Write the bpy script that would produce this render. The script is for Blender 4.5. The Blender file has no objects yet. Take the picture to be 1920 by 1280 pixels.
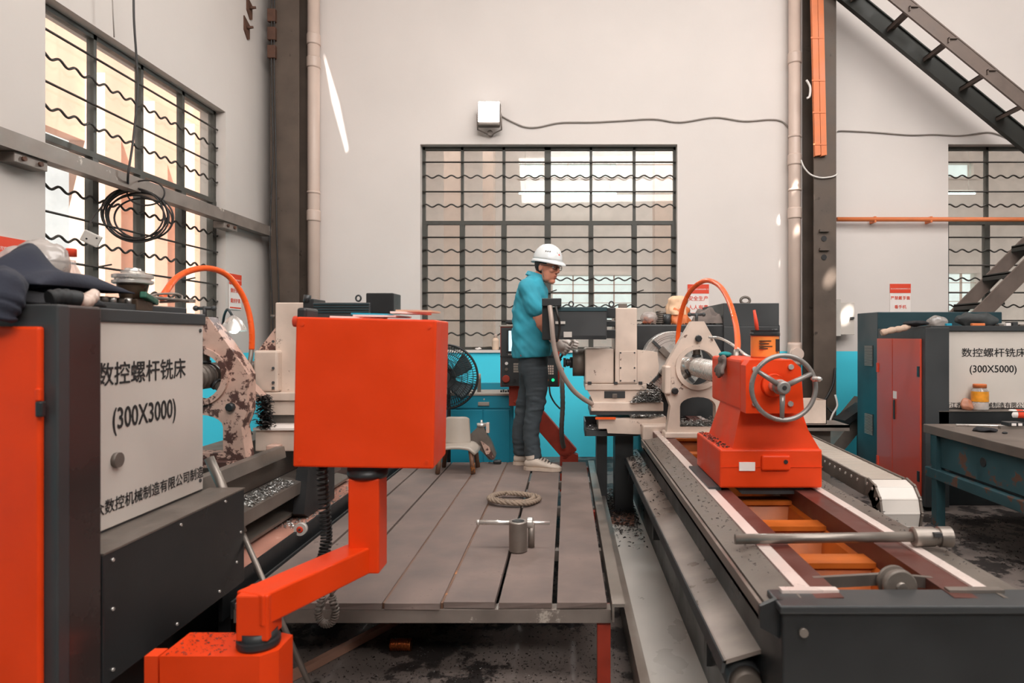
import bpy, bmesh, math, random
from mathutils import Vector, Matrix, noise
from mathutils.geometry import tessellate_polygon
S = bpy.context.scene
COL = S.collection
random.seed(7)
PI = math.pi

# ------------------------------------------------------------------ camera
# one-point view along +Y: a point (x, y, z) lands at u = U0 + F*x/y, v = V0 - F*(z-H)/y  (1920x1280 frame)
F, U0, V0, H = 1250.0, 1063.0, 630.0, 1.32
cam_data = bpy.data.cameras.new('camera')
cam_data.sensor_width = 36.0
cam_data.lens = F / 1920.0 * 36.0
cam_data.shift_x = -(U0 - 960.0) / 1920.0
cam_data.shift_y = (V0 - 640.0) / 1920.0
cam_data.clip_start = 0.05
cam_data.dof.use_dof = True
cam_data.dof.focus_distance = 5.0
cam_data.dof.aperture_fstop = 4.0
cam = bpy.data.objects.new('camera', cam_data)
cam.location = (0, 0, H)
cam.rotation_euler = (PI / 2, 0, 0)
COL.objects.link(cam)
S.camera = cam

# ------------------------------------------------------------------ world, sun, lamps, exposure
world = bpy.data.worlds.new('world')
S.world = world
world.use_nodes = True
bg = world.node_tree.nodes['Background']
bg.inputs[0].default_value = (1.0, 0.955, 0.92, 1)
bg.inputs[1].default_value = 1.6

SUN_DIR = Vector((-0.2, 0.5, -0.84)).normalized()
sun_data = bpy.data.lights.new('sun', 'SUN')
sun_data.energy = 30.0
sun_data.angle = 0.0095
sun_data.color = (1.0, 0.95, 0.88)
sun = bpy.data.objects.new('sun', sun_data)
sun.rotation_euler = SUN_DIR.to_track_quat('-Z', 'Y').to_euler()
COL.objects.link(sun)

def area_lamp(name, loc, aim, sx, sy, watts, color=(1, 1, 1)):
    d = bpy.data.lights.new(name, 'AREA')
    d.shape = 'RECTANGLE'; d.size = sx; d.size_y = sy; d.energy = watts; d.color = color
    o = bpy.data.objects.new(name, d)
    o.location = loc
    o.rotation_euler = (Vector(aim) - Vector(loc)).to_track_quat('-Z', 'Y').to_euler()
    COL.objects.link(o)
    return o
# high-bay lamps of the hall (under the roof, out of view); the last two are fill lights added behind the windows
area_lamp('hall_lamp_front', (2.0, 0.3, 6.2), (0.9, 7.0, 1.2), 5.0, 2.0, 360, (1.0, 0.975, 0.95))
area_lamp('hall_lamp_middle', (0.2, 3.4, 6.2), (0.2, 3.4, 0), 4.0, 1.0, 170, (1.0, 0.97, 0.94))
area_lamp('hall_lamp_right', (4.4, 3.0, 6.2), (3.0, 5.5, 1.0), 2.0, 3.0, 190, (1.0, 0.97, 0.94))
area_lamp('hall_lamp_rear', (1.6, -4.5, 6.2), (0.8, 6.0, 0.5), 6.0, 2.0, 700, (1.0, 0.96, 0.92))
area_lamp('passage_fill', (-4.0, 7.0, 5.6), (-6.0, 9.0, 2.5), 3.0, 1.0, 35, (1.0, 0.88, 0.82))
area_lamp('next_room_fill', (1.5, 9.3, 5.6), (1.5, 9.6, 0), 8.0, 2.0, 330, (1.0, 0.97, 0.95))

vs = S.view_settings
S.display_settings.display_device = 'sRGB'
vs.view_transform = 'Standard'
vs.look = 'None'
vs.exposure = -0.35
vs.gamma = 1.0
vs.use_curve_mapping = False

# ------------------------------------------------------------------ helpers
def P(u, v, y):
    return Vector(((u - U0) * y / F, y, H - (v - V0) * y / F))
def X(u, y): return (u - U0) * y / F
def Z(v, y): return H - (v - V0) * y / F
ORG = {}

class M:
    """collects shapes; build() links them as one mesh object"""
    def __init__(self): self.v, self.f, self.s = [], [], []
    def add(self, vs_, fs, smooth=False, mx=None):
        n = len(self.v)
        for p in vs_:
            p = Vector(p)
            self.v.append(mx @ p if mx is not None else p)
        for f in fs:
            self.f.append([i + n for i in f]); self.s.append(smooth)
        return self
    def box(self, x0, x1, y0, y1, z0, z1, b=0.0, mx=None):
        if x1 < x0: x0, x1 = x1, x0
        if y1 < y0: y0, y1 = y1, y0
        if z1 < z0: z0, z1 = z1, z0
        if b <= 0:
            vs_ = [(x, y, z) for x in (x0, x1) for y in (y0, y1) for z in (z0, z1)]
            fs = [(0, 1, 3, 2), (4, 6, 7, 5), (0, 4, 5, 1), (2, 3, 7, 6), (0, 2, 6, 4), (1, 5, 7, 3)]
            return self.add(vs_, fs, False, mx)
        bm = bmesh.new()
        bmesh.ops.create_cube(bm, size=1)
        for w in bm.verts:
            w.co = Vector(((x0 + x1) / 2 + w.co.x * (x1 - x0), (y0 + y1) / 2 + w.co.y * (y1 - y0), (z0 + z1) / 2 + w.co.z * (z1 - z0)))
        bmesh.ops.bevel(bm, geom=bm.edges[:], offset=min(b, .49 * min(x1 - x0, y1 - y0, z1 - z0)), segments=2, affect='EDGES', profile=.5)
        bm.verts.index_update()
        self.add([w.co.copy() for w in bm.verts], [[w.index for w in f.verts] for f in bm.faces], False, mx)
        bm.free(); return self
    def cbox(self, c, s, b=0.0, rot=None):
        """box of size s centred at c, rotated by matrix rot"""
        mx = Matrix.Translation(Vector(c)) @ (rot.to_4x4() if rot is not None else Matrix())
        return self.box(-s[0]/2, s[0]/2, -s[1]/2, s[1]/2, -s[2]/2, s[2]/2, b, mx)
    def bar(self, p0, p1, w, h, up=(0, 0, 1), b=0.0):
        """beam from p0 to p1, w across, h along up"""
        p0, p1 = Vector(p0), Vector(p1)
        d = (p1 - p0); L = d.length; d.normalize()
        up = Vector(up); side = d.cross(up).normalized(); up = side.cross(d).normalized()
        mx = Matrix(((side.x, d.x, up.x, p0.x), (side.y, d.y, up.y, p0.y), (side.z, d.z, up.z, p0.z), (0, 0, 0, 1)))
        return self.box(-w/2, w/2, 0, L, -h/2, h/2, b, mx)
    def cyl(self, p0, p1, r0, r1=None, n=20, caps=True):
        r1 = r0 if r1 is None else r1
        return self.lathe([(r0, 0), (r1, 1)], p0, p1, n, caps)
    def lathe(self, prof, p0, p1, n=24, caps=True, smooth=True, sharp=True):
        """profile of (radius, t): t runs 0..1 from p0 to p1"""
        p0, p1 = Vector(p0), Vector(p1)
        d = (p1 - p0); ax = d.normalized()
        a = ax.orthogonal().normalized(); c = ax.cross(a)
        base = len(self.v)
        rings = []
        def ring(r, t):
            o = p0 + d * t
            i0 = len(self.v)
            for k in range(n):
                q = 2 * PI * k / n
                self.v.append(o + a * (r * math.cos(q)) + c * (r * math.sin(q)))
            return i0
        prev = None
        for i, (r, t) in enumerate(prof):
            cur = ring(r, t)
            if i == 0 and caps and r > 1e-6:
                self.f.append([cur + k for k in range(n)][::-1]); self.s.append(False)
            if prev is not None:
                for k in range(n):
                    k2 = (k + 1) % n
                    self.f.append([prev + k, prev + k2, cur + k2, cur + k]); self.s.append(smooth)
                if sharp and i < len(prof) - 1:
                    cur = ring(r, t)
            prev = cur
        if caps and prof[-1][0] > 1e-6:
            self.f.append([prev + k for k in range(n)]); self.s.append(False)
        return self
    def tube(self, pts, r, n=8, closed=False, caps=True):
        pts = [Vector(p) for p in pts]
        m = len(pts)
        rs = r if isinstance(r, (list, tuple)) else [r] * m
        tan = []
        for i in range(m):
            if closed: t = pts[(i + 1) % m] - pts[i - 1]
            else: t = pts[min(i + 1, m - 1)] - pts[max(i - 1, 0)]
            tan.append(t.normalized())
        nrm = tan[0].orthogonal().normalized()
        base = len(self.v)
        for i in range(m):
            if i:
                nrm = (nrm - tan[i] * nrm.dot(tan[i]))
                nrm = nrm.normalized() if nrm.length > 1e-6 else tan[i].orthogonal().normalized()
            bi = tan[i].cross(nrm)
            for k in range(n):
                q = 2 * PI * k / n
                self.v.append(pts[i] + nrm * (rs[i] * math.cos(q)) + bi * (rs[i] * math.sin(q)))
        for i in range(m if closed else m - 1):
            j = (i + 1) % m
            for k in range(n):
                k2 = (k + 1) % n
                self.f.append([base + i*n + k, base + i*n + k2, base + j*n + k2, base + j*n + k]); self.s.append(True)
        if caps and not closed:
            self.f.append([base + k for k in range(n)][::-1]); self.s.append(False)
            self.f.append([base + (m-1)*n + k for k in range(n)]); self.s.append(False)
        return self
    def prism(self, poly, d0, d1, plane='xz', holes=(), mx=None, smooth=False):
        """outline (with holes) in the given plane, extruded between d0 and d1 along the third axis"""
        loops = [list(poly)] + [list(h) for h in holes]
        def p3(a, b, d):
            return {'xz': Vector((a, d, b)), 'xy': Vector((a, b, d)), 'yz': Vector((d, a, b))}[plane]
        flat = [q for l in loops for q in l]
        tris = tessellate_polygon([[Vector((a, b, 0)) for a, b in l] for l in loops])
        n = len(flat)
        self.add([p3(a, b, d0) for a, b in flat] + [p3(a, b, d1) for a, b in flat],
                 [list(t) for t in tris] + [[i + n for i in t][::-1] for t in tris], False, mx)
        base = 0
        for l in loops:
            k = len(l)
            vs_ = [p3(a, b, d0) for a, b in l] + [p3(a, b, d1) for a, b in l]
            self.add(vs_, [[i, (i + 1) % k, k + (i + 1) % k, k + i] for i in range(k)], smooth, mx)
        return self
    def loft(self, rings, caps=True, closed_ring=True):
        n = len(rings[0]); base = len(self.v)
        for r in rings: self.v += [Vector(p) for p in r]
        for i in range(len(rings) - 1):
            for k in range(n if closed_ring else n - 1):
                k2 = (k + 1) % n
                self.f.append([base + i*n + k, base + i*n + k2, base + (i+1)*n + k2, base + (i+1)*n + k]); self.s.append(True)
        if caps:
            self.f.append([base + k for k in range(n)][::-1]); self.s.append(True)
            self.f.append([base + (len(rings)-1)*n + k for k in range(n)]); self.s.append(True)
        return self
    def ball(self, c, rx, ry=None, rz=None, nu=20, nv=12, rot=None):
        ry = rx if ry is None else ry; rz = rx if rz is None else rz
        c = Vector(c); base = len(self.v)
        R = rot if rot is not None else Matrix.Identity(3)
        self.v.append(c + R @ Vector((0, 0, rz)))
        for i in range(1, nv):
            t = PI * i / nv
            for k in range(nu):
                q = 2 * PI * k / nu
                self.v.append(c + R @ Vector((rx*math.sin(t)*math.cos(q), ry*math.sin(t)*math.sin(q), rz*math.cos(t))))
        self.v.append(c + R @ Vector((0, 0, -rz)))
        for k in range(nu):
            self.f.append([base, base+1+k, base+1+(k+1) % nu]); self.s.append(True)
        for i in range(nv - 2):
            for k in range(nu):
                a = base + 1 + i*nu; b = a + nu; k2 = (k+1) % nu
                self.f.append([a+k, b+k, b+k2, a+k2]); self.s.append(True)
        a = base + 1 + (nv-2)*nu; e = base + 1 + (nv-1)*nu
        for k in range(nu):
            self.f.append([a+k, e, a+(k+1) % nu]); self.s.append(True)
        return self
    def grid(self, fn, nu, nv, thick=0.0):
        """surface fn(a, b) for a, b in 0..1, optionally with a back side"""
        base = len(self.v)
        for j in range(nv + 1):
            for i in range(nu + 1):
                self.v.append(Vector(fn(i / nu, j / nv)))
        for j in range(nv):
            for i in range(nu):
                a = base + j*(nu+1) + i
                self.f.append([a, a+1, a+nu+2, a+nu+1]); self.s.append(True)
        return self
    def xf(self, mx):
        self.v = [mx @ p for p in self.v]; return self
    def build(self, name, mat, parent=None, origin=None, kind=None, fix=True):
        org = ORG[parent.name] if parent is not None else (Vector(origin) if origin is not None else Vector((0, 0, 0)))
        me = bpy.data.meshes.new(name)
        me.from_pydata([tuple(p - org) for p in self.v], [], self.f)
        me.polygons.foreach_set('use_smooth', self.s)
        if fix:
            bm = bmesh.new(); bm.from_mesh(me)
            bmesh.ops.recalc_face_normals(bm, faces=bm.faces)
            bm.to_mesh(me); bm.free()
        me.update()
        me.materials.append(mat)
        o = bpy.data.objects.new(name, me)
        COL.objects.link(o)
        ORG[o.name] = org
        if parent is not None: o.parent = parent
        else: o.location = org
        if kind: o['kind'] = kind
        return o

def thing(name, label, cat, loc, group=None):
    o = bpy.data.objects.new(name, None)
    o.empty_display_size = .1
    o.location = Vector(loc)
    COL.objects.link(o)
    ORG[o.name] = Vector(loc)
    o['label'] = label; o['category'] = cat
    if group: o['group'] = group
    return o
def tag(o, label, cat, group=None, kind=None):
    o['label'] = label; o['category'] = cat
    if group: o['group'] = group
    if kind: o['kind'] = kind
    return o
def struct(o, label=None):
    o['kind'] = 'structure'
    if label: o['label'] = label
    return o
def spline(pts, n=8, closed=False):
    """smooth curve through points (Catmull-Rom)"""
    pts = [Vector(p) for p in pts]; m = len(pts); out = []
    g = (lambda i: pts[i % m]) if closed else (lambda i: pts[max(0, min(m - 1, i))])
    for i in range(m if closed else m - 1):
        a, b, c, d = g(i-1), g(i), g(i+1), g(i+2)
        for k in range(n):
            t = k / n
            out.append(.5*((2*b) + (c-a)*t + (2*a-5*b+4*c-d)*t*t + (3*b-a-3*c+d)*t**3))
    if not closed: out.append(pts[-1])
    return out
def circle2(cx, cz, r, n=28, a0=0, a1=2*PI):
    full = abs(a1 - a0 - 2*PI) < 1e-6
    return [(cx + r*math.cos(a0 + (a1-a0)*k/(n if full else n-1)), cz + r*math.sin(a0 + (a1-a0)*k/(n if full else n-1))) for k in range(n)]
def rotz(a): return Matrix.Rotation(a, 3, 'Z')

def lettering(name, body, mat, parent, at, xdir, up, size, align='CENTER', bold=.0, sx=1.0, depth=.0008):
    c = bpy.data.curves.new(name, 'FONT')
    c.body = body; c.size = 1.0; c.align_x = align; c.align_y = 'CENTER'; c.resolution_u = 3
    t = bpy.data.objects.new(name, c); COL.objects.link(t)
    bpy.context.view_layer.update()
    me = bpy.data.meshes.new_from_object(t.evaluated_get(bpy.context.evaluated_depsgraph_get()))
    bpy.data.objects.remove(t); bpy.data.curves.remove(c)
    xd = Vector(xdir).normalized(); u = Vector(up).normalized(); nn = xd.cross(u)
    at = Vector(at); org = ORG[parent.name]
    vs0 = [w.co.copy() for w in me.vertices]; fs0 = [list(p.vertices) for p in me.polygons]
    bpy.data.meshes.remove(me)
    shifts = ((0, 0),) if bold <= 0 else ((-bold, 0), (0, bold*.7), (bold, 0), (0, -bold*.7))   # heavier strokes
    vv, ff = [], []
    for i, (a_, b_) in enumerate(shifts):
        k = len(vv)
        vv += [tuple(at + xd*((q.x + a_)*size*sx) + u*((q.y + b_)*size) + nn*(depth + i*.00012) - org) for q in vs0]
        ff += [[j + k for j in f] for f in fs0]
    me = bpy.data.meshes.new(name); me.from_pydata(vv, [], ff)
    me.materials.append(mat)
    o = bpy.data.objects.new(name, me); COL.objects.link(o); o.parent = parent
    ORG[o.name] = org
    return o

def chips(name, label, n, sampler, mat, size=(.006, .016), parent=None):
    m = M()
    for i in range(n):
        p = sampler()
        if p is None: continue
        s = random.uniform(*size); w = s*random.uniform(.18, .4)
        R = Matrix.Rotation(random.uniform(0, 2*PI), 3, 'Z') @ Matrix.Rotation(random.uniform(-.9, .9), 3, 'X')
        k = random.uniform(.2, .7)*s
        q = [(-s, -w, 0), (-s, w, 0), (0, w, k), (0, -w, k), (s, w, 0), (s, -w, 0)]
        b = len(m.v)
        for a in q: m.v.append(Vector(p) + R @ Vector(a))
        m.f += [[b, b+1, b+2, b+3], [b+3, b+2, b+4, b+5]]; m.s += [False, False]
    if parent is None:
        o = m.build(name, mat, fix=False)
        tag(o, label, 'metal chips', kind='stuff')
    else:
        o = m.build(name, mat, parent, fix=False); o['kind'] = 'stuff'; o['label'] = label
    return o

# ------------------------------------------------------------------ materials
def lin(c):
    r = []
    for x in c:
        x /= 255.0
        r.append(x/12.92 if x <= .04045 else ((x+.055)/1.055)**2.4)
    return (*r, 1)
def mat(name, rgb, rough=.5, metal=0.0, var=.12, scale=6.0, bump=0.0, bscale=60.0, rvar=.12, chip=None, chip_at=.62, chip_scale=9.0, spec=.5, coat=0.0):
    m = bpy.data.materials.new(name); m.use_nodes = True
    nt = m.node_tree; N = nt.nodes; L = nt.links
    b = N['Principled BSDF']
    b.inputs['Roughness'].default_value = rough
    b.inputs['Metallic'].default_value = metal
    b.inputs['Specular IOR Level'].default_value = spec
    if coat: b.inputs['Coat Weight'].default_value = coat
    co = N.new('ShaderNodeTexCoord')
    nz = N.new('ShaderNodeTexNoise'); nz.inputs['Scale'].default_value = scale; nz.inputs['Detail'].default_value = 5
    L.new(co.outputs['Object'], nz.inputs['Vector'])
    ramp = N.new('ShaderNodeMapRange'); ramp.inputs[1].default_value = .3; ramp.inputs[2].default_value = .7
    ramp.inputs[3].default_value = 1 - var; ramp.inputs[4].default_value = 1 + var*.6
    L.new(nz.outputs[0], ramp.inputs[0])
    mul = N.new('ShaderNodeMix'); mul.data_type = 'RGBA'; mul.blend_type = 'MULTIPLY'; mul.inputs[0].default_value = 1
    mul.inputs[6].default_value = lin(rgb)
    L.new(ramp.outputs[0], mul.inputs[7])
    out = mul.outputs[2]
    rr = N.new('ShaderNodeMapRange'); rr.inputs[1].default_value = .3; rr.inputs[2].default_value = .7
    rr.inputs[3].default_value = max(.02, rough-rvar); rr.inputs[4].default_value = min(1, rough+rvar)
    L.new(nz.outputs[0], rr.inputs[0]); L.new(rr.outputs[0], b.inputs['Roughness'])
    if chip:
        n2 = N.new('ShaderNodeTexNoise'); n2.inputs['Scale'].default_value = chip_scale; n2.inputs['Detail'].default_value = 9; n2.inputs['Roughness'].default_value = .7
        L.new(co.outputs['Object'], n2.inputs['Vector'])
        g = N.new('ShaderNodeMapRange'); g.inputs[1].default_value = chip_at; g.inputs[2].default_value = chip_at+.03
        L.new(n2.outputs[0], g.inputs[0])
        mx = N.new('ShaderNodeMix'); mx.data_type = 'RGBA'
        L.new(g.outputs[0], mx.inputs[0]); L.new(out, mx.inputs[6]); mx.inputs[7].default_value = lin(chip)
        out = mx.outputs[2]
    L.new(out, b.inputs['Base Color'])
    if bump:
        n3 = N.new('ShaderNodeTexNoise'); n3.inputs['Scale'].default_value = bscale; n3.inputs['Detail'].default_value = 4
        L.new(co.outputs['Object'], n3.inputs['Vector'])
        bp = N.new('ShaderNodeBump'); bp.inputs['Strength'].default_value = bump; bp.inputs['Distance'].default_value = .004
        L.new(n3.outputs[0], bp.inputs['Height']); L.new(bp.outputs[0], b.inputs['Normal'])
    return m
def emit(name, rgb, k):
    m = bpy.data.materials.new(name); m.use_nodes = True
    b = m.node_tree.nodes['Principled BSDF']
    b.inputs['Base Color'].default_value = lin(rgb)
    b.inputs['Emission Color'].default_value = lin(rgb); b.inputs['Emission Strength'].default_value = k
    return m
def glass(name, rgb, dirt=.12, gloss=.12, rough=.02):
    m = bpy.data.materials.new(name); m.use_nodes = True
    nt = m.node_tree; N = nt.nodes; L = nt.links
    N.remove(N['Principled BSDF']); out = N['Material Output']
    tr = N.new('ShaderNodeBsdfTransparent'); tr.inputs[0].default_value = lin(rgb)
    gl = N.new('ShaderNodeBsdfGlossy'); gl.inputs['Roughness'].default_value = rough
    df = N.new('ShaderNodeBsdfDiffuse'); df.inputs[0].default_value = lin((205, 196, 190))
    lw = N.new('ShaderNodeLayerWeight'); pw = N.new('ShaderNodeMath'); pw.operation = 'POWER'; pw.inputs[1].default_value = 4.0
    L.new(lw.outputs['Facing'], pw.inputs[0])
    ad = N.new('ShaderNodeMapRange'); ad.inputs[3].default_value = gloss*.6; ad.inputs[4].default_value = .6
    L.new(pw.outputs[0], ad.inputs[0])
    m1 = N.new('ShaderNodeMixShader'); L.new(ad.outputs[0], m1.inputs[0]); L.new(tr.outputs[0], m1.inputs[1]); L.new(gl.outputs[0], m1.inputs[2])
    co = N.new('ShaderNodeTexCoord'); nz = N.new('ShaderNodeTexNoise'); nz.inputs['Scale'].default_value = 5; nz.inputs['Detail'].default_value = 8
    L.new(co.outputs['Object'], nz.inputs['Vector'])
    mr = N.new('ShaderNodeMapRange'); mr.inputs[1].default_value = .4; mr.inputs[2].default_value = .75; mr.inputs[3].default_value = dirt*.5; mr.inputs[4].default_value = dirt*1.8
    L.new(nz.outputs[0], mr.inputs[0])
    m2 = N.new('ShaderNodeMixShader'); L.new(mr.outputs[0], m2.inputs[0]); L.new(m1.outputs[0], m2.inputs[1]); L.new(df.outputs[0], m2.inputs[2])
    L.new(m2.outputs[0], out.inputs[0])
    return m
def wall_paint(name, rgb, dado, level):
    """plaster painted in two colours, the lower one up to a level"""
    m = mat(name, rgb, .75, 0, .05, 1.2, .12, 40)
    nt = m.node_tree; N = nt.nodes; L = nt.links
    b = N['Principled BSDF']; src = b.inputs['Base Color'].links[0].from_socket
    ge = N.new('ShaderNodeNewGeometry'); sp = N.new('ShaderNodeSeparateXYZ'); L.new(ge.outputs['Position'], sp.inputs[0])
    lt = N.new('ShaderNodeMath'); lt.operation = 'LESS_THAN'; lt.inputs[1].default_value = level; L.new(sp.outputs['Z'], lt.inputs[0])
    mx = N.new('ShaderNodeMix'); mx.data_type = 'RGBA'; mx.inputs[7].default_value = lin(dado)
    L.new(lt.outputs[0], mx.inputs[0]); L.new(src, mx.inputs[6]); L.new(mx.outputs[2], b.inputs['Base Color'])
    return m

TEAL = (76, 222, 246)
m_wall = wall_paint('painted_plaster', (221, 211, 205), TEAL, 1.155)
m_wall_shade = wall_paint('painted_plaster_shaded', (206, 196, 189), TEAL, 1.155)  # same wall paint, darkened to stand for the weaker light on this side
m_white = mat('white_wash', (226, 214, 206), .8, 0, .05, 2)
m_pinkwall = mat('pink_plaster', (214, 176, 158), .85, 0, .06, 1.5)
m_roof = mat('roof_sheet', (205, 200, 196), .7, 0, .05)
m_floor = mat('concrete_floor', (122, 110, 104), .6, 0, .45, 1.6, .2, 30, chip=(48, 42, 40), chip_at=.5, chip_scale=2.0)
m_tray = mat('painted_tray', (206, 198, 190), .35, 0, .1, 3)
m_frame = mat('window_steel', (74, 72, 66), .55, .1, .2, 12, .1)
m_grille = mat('grille_steel', (64, 60, 55), .5, .3, .2, 12)
m_glass = glass('window_glass', (249, 251, 250), .07, .05)
m_glass_cool = glass('cool_glass', (246, 253, 252), .01, .02)
m_col = mat('column_steel', (92, 78, 68), .6, .1, .25, 5, .2, 30, chip=(60, 48, 42), chip_at=.63, chip_scale=7)
m_rust = mat('rusty_steel', (96, 66, 52), .7, .2, .3, 12, .3, 40)
m_stair = mat('stair_steel', (112, 97, 89), .55, .2, .2, 6)
m_stair_far = mat('stair_dark_steel', (56, 56, 52), .55, .2, .2, 6)
m_pvc = mat('pvc_pipe', (214, 190, 176), .45, 0, .07, 3)
m_galv = mat('galvanised_steel', (136, 124, 116), .5, .35, .25, 7, .15, 30, chip=(196, 184, 172), chip_at=.62, chip_scale=4)
m_orange = mat('orange_paint', (230, 64, 14), .42, 0, .1, 4, .04, 60, spec=.3)
m_orange_worn = mat('orange_paint_worn', (226, 66, 20), .45, 0, .16, 5, .06, 50, spec=.3, chip=(214, 128, 98), chip_at=.68, chip_scale=6)
m_orangein = mat('orange_primer', (182, 92, 26), .45, 0, .3, 7, .05)
m_redbrown = mat('red_brown_paint', (92, 50, 42), .45, 0, .3, 8)
m_redsteel = mat('red_oxide_paint', (160, 52, 32), .55, 0, .25, 8)
m_duct = mat('orange_duct', (222, 122, 70), .5, 0, .08, 8)
m_black = mat('black_enamel', (40, 41, 42), .38, 0, .2, 4, .03)
m_dark = mat('dark_grey_enamel', (58, 59, 60), .42, 0, .15, 3)
m_darkbrown = mat('dark_brown_enamel', (58, 48, 46), .32, 0, .15, 3)
m_darkteal = mat('dark_teal_enamel', (38, 62, 68), .4, 0, .12, 3)
m_teal = mat('teal_enamel', (34, 146, 172), .42, 0, .08, 3)
m_panelw = mat('grey_white_panel', (205, 195, 186), .38, 0, .06, 3)
m_ink = mat('black_ink', (36, 33, 33), .6, 0, 0)
m_inkred = mat('red_ink', (226, 70, 40), .6, 0, 0)
m_inkwhite = mat('white_ink', (240, 228, 220), .6, 0, 0)
m_paper = mat('white_paper', (238, 228, 222), .7, 0, .03)
m_beige = mat('beige_machine_paint', (214, 193, 178), .42, 0, .18, 5, .04, 50, chip=(112, 88, 76), chip_at=.635, chip_scale=9)
m_beigeworn = mat('worn_beige_paint', (204, 168, 152), .5, 0, .2, 8, .12, 40, chip=(84, 56, 50), chip_at=.50, chip_scale=12)
m_steel = mat('bright_steel', (222, 216, 210), .28, .7, .12, 8)
m_steeldull = mat('dull_steel', (150, 140, 132), .42, .75, .25, 7, .06)
m_chute = mat('stained_sheet_steel', (160, 146, 137), .36, .2, .4, 5, .06, 30, chip=(70, 58, 52), chip_at=.62, chip_scale=4)
m_ground = mat('ground_way', (226, 208, 200), .3, .25, .05, 5)
m_castgrey = mat('cast_iron', (118, 108, 100), .5, .4, .2, 10, .2, 80)
m_wheel = mat('handwheel_grey', (150, 144, 140), .35, .5, .12, 6)
m_plank = mat('dusty_timber', (120, 104, 97), .78, 0, .28, 5, .35, 26, chip=(92, 78, 72), chip_at=.64, chip_scale=5)
m_rubber = mat('black_rubber', (30, 30, 31), .6, 0, .1)
m_cable = mat('black_cable', (44, 40, 38), .5, 0, .1)
m_greycable = mat('grey_cable', (150, 140, 132), .5, 0, .05)
m_whitecable = mat('white_cable', (226, 218, 212), .5, 0, .05)
m_hose = mat('orange_hose', (238, 92, 30), .3, 0, .06, 5)
m_conduit = mat('grey_conduit', (168, 150, 140), .4, .2, .1, 9)
m_chip = mat('metal_chips', (168, 166, 162), .3, .6, .6, 200)
m_chipdark = mat('dark_chips', (56, 50, 48), .45, .6, .5, 200)
m_lamp = emit('lamp_white', (255, 255, 255), 22)
m_plastic = mat('grey_plastic', (172, 160, 148), .45, 0, .06, 5)
m_legrust = mat('rusted_tube', (120, 88, 70), .5, .4, .3, 14, .2, chip=(186, 120, 66), chip_at=.6)
m_copper = mat('copper', (196, 110, 62), .32, .9, .2, 20)
m_rope = mat('rope', (140, 122, 106), .85, 0, .2, 30, .3, 120)
m_cloth = mat('navy_cloth', (42, 44, 56), .85, 0, .15, 8, .25, 120)
m_clothblack = mat('black_cloth', (34, 33, 36), .85, 0, .2, 8, .25, 120)
m_rag = mat('grey_rag', (118, 106, 100), .9, 0, .3, 14, .3, 90)
m_brush = mat('varnish_brown', (92, 74, 60), .3, .3, .3, 8)

# ================================================================== the setting
XL, YB, ZR = -3.2, 7.3, 6.5          # left wall, back wall, roof
floor = M().box(-9, 9, -9, 12.2, -.1, 0).build('floor', m_floor); struct(floor)
ZS, ZT = 1.17, 3.42                  # sill and lintel of the windows
WB = (X(788, YB), X(1270, YB))       # window in the back wall
WR = (X(1778, YB), 6.9)              # second window in the back wall
WL = (4.09, 6.25)                    # window in the left wall (along y)
TH = .24
w = M()
for x0, x1 in ((-3.5, WB[0]), (WB[1], WR[0]), (WR[1], 9.0)):
    w.box(x0, x1, YB, YB + TH, 0, ZR)
for x0, x1 in (WB, WR):
    w.box(x0, x1, YB, YB + TH, 0, ZS); w.box(x0, x1, YB, YB + TH, ZT, ZR)
struct(w.build('wall_back', m_wall))
w = M()
for y0, y1 in ((-9, WL[0]), (WL[1], YB)):
    w.box(XL - TH, XL, y0, y1, 0, ZR)
w.box(XL - TH, XL, WL[0], WL[1], 0, ZS); w.box(XL - TH, XL, WL[0], WL[1], ZT, ZR)
struct(w.build('wall_left', m_wall_shade))
struct(M().box(8.8, 9.0, -9, YB, 0, ZR).build('wall_right', m_wall))
struct(M().box(-3.44, 9.0, -9.2, -9, 0, ZR).build('wall_rear', m_wall))

# roof with a slit and holes shaped to throw the sun streak and spots
roof = M().box(-3.44, 9, -9, YB + TH, ZR, ZR + .06).build('ceiling', m_roof); struct(roof)
def to_roof(p):
    p = Vector(p); t = (ZR - p.z) / -SUN_DIR.z
    return p - SUN_DIR * t
cut = M()
a, b = to_roof(P(606, 100, YB)), to_roof(P(652, 292, YB))
d = (b - a).normalized(); s = Vector((-d.y, d.x, 0))
pts = [a + s*.004, a - s*.004, (a+b)/2 - s*.03, b - s*.012, b + s*.012, (a+b)/2 + s*.03]
cut.prism([(p.x, p.y) for p in pts], ZR - .1, ZR + .2, 'xy')
for u, v, y, r in ((1490, 352, 7.11, .05), (1514, 388, 6.97, .05), (1557, 527, 6.95, .075), (1590, 590, 7.1, .07)):
    c = to_roof(P(u, v, y))
    cut.prism(circle2(c.x, c.y, r, 14), ZR - .1, ZR + .2, 'xy')
cutter = cut.build('roof_cutter', m_roof)
md = roof.modifiers.new('holes', 'BOOLEAN'); md.object = cutter; md.operation = 'DIFFERENCE'; md.solver = 'EXACT'
bpy.context.view_layer.update()
me = bpy.data.meshes.new_from_object(roof.evaluated_get(bpy.context.evaluated_depsgraph_get()))
roof.modifiers.clear(); roof.data = me
bpy.data.objects.remove(cutter)

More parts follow.
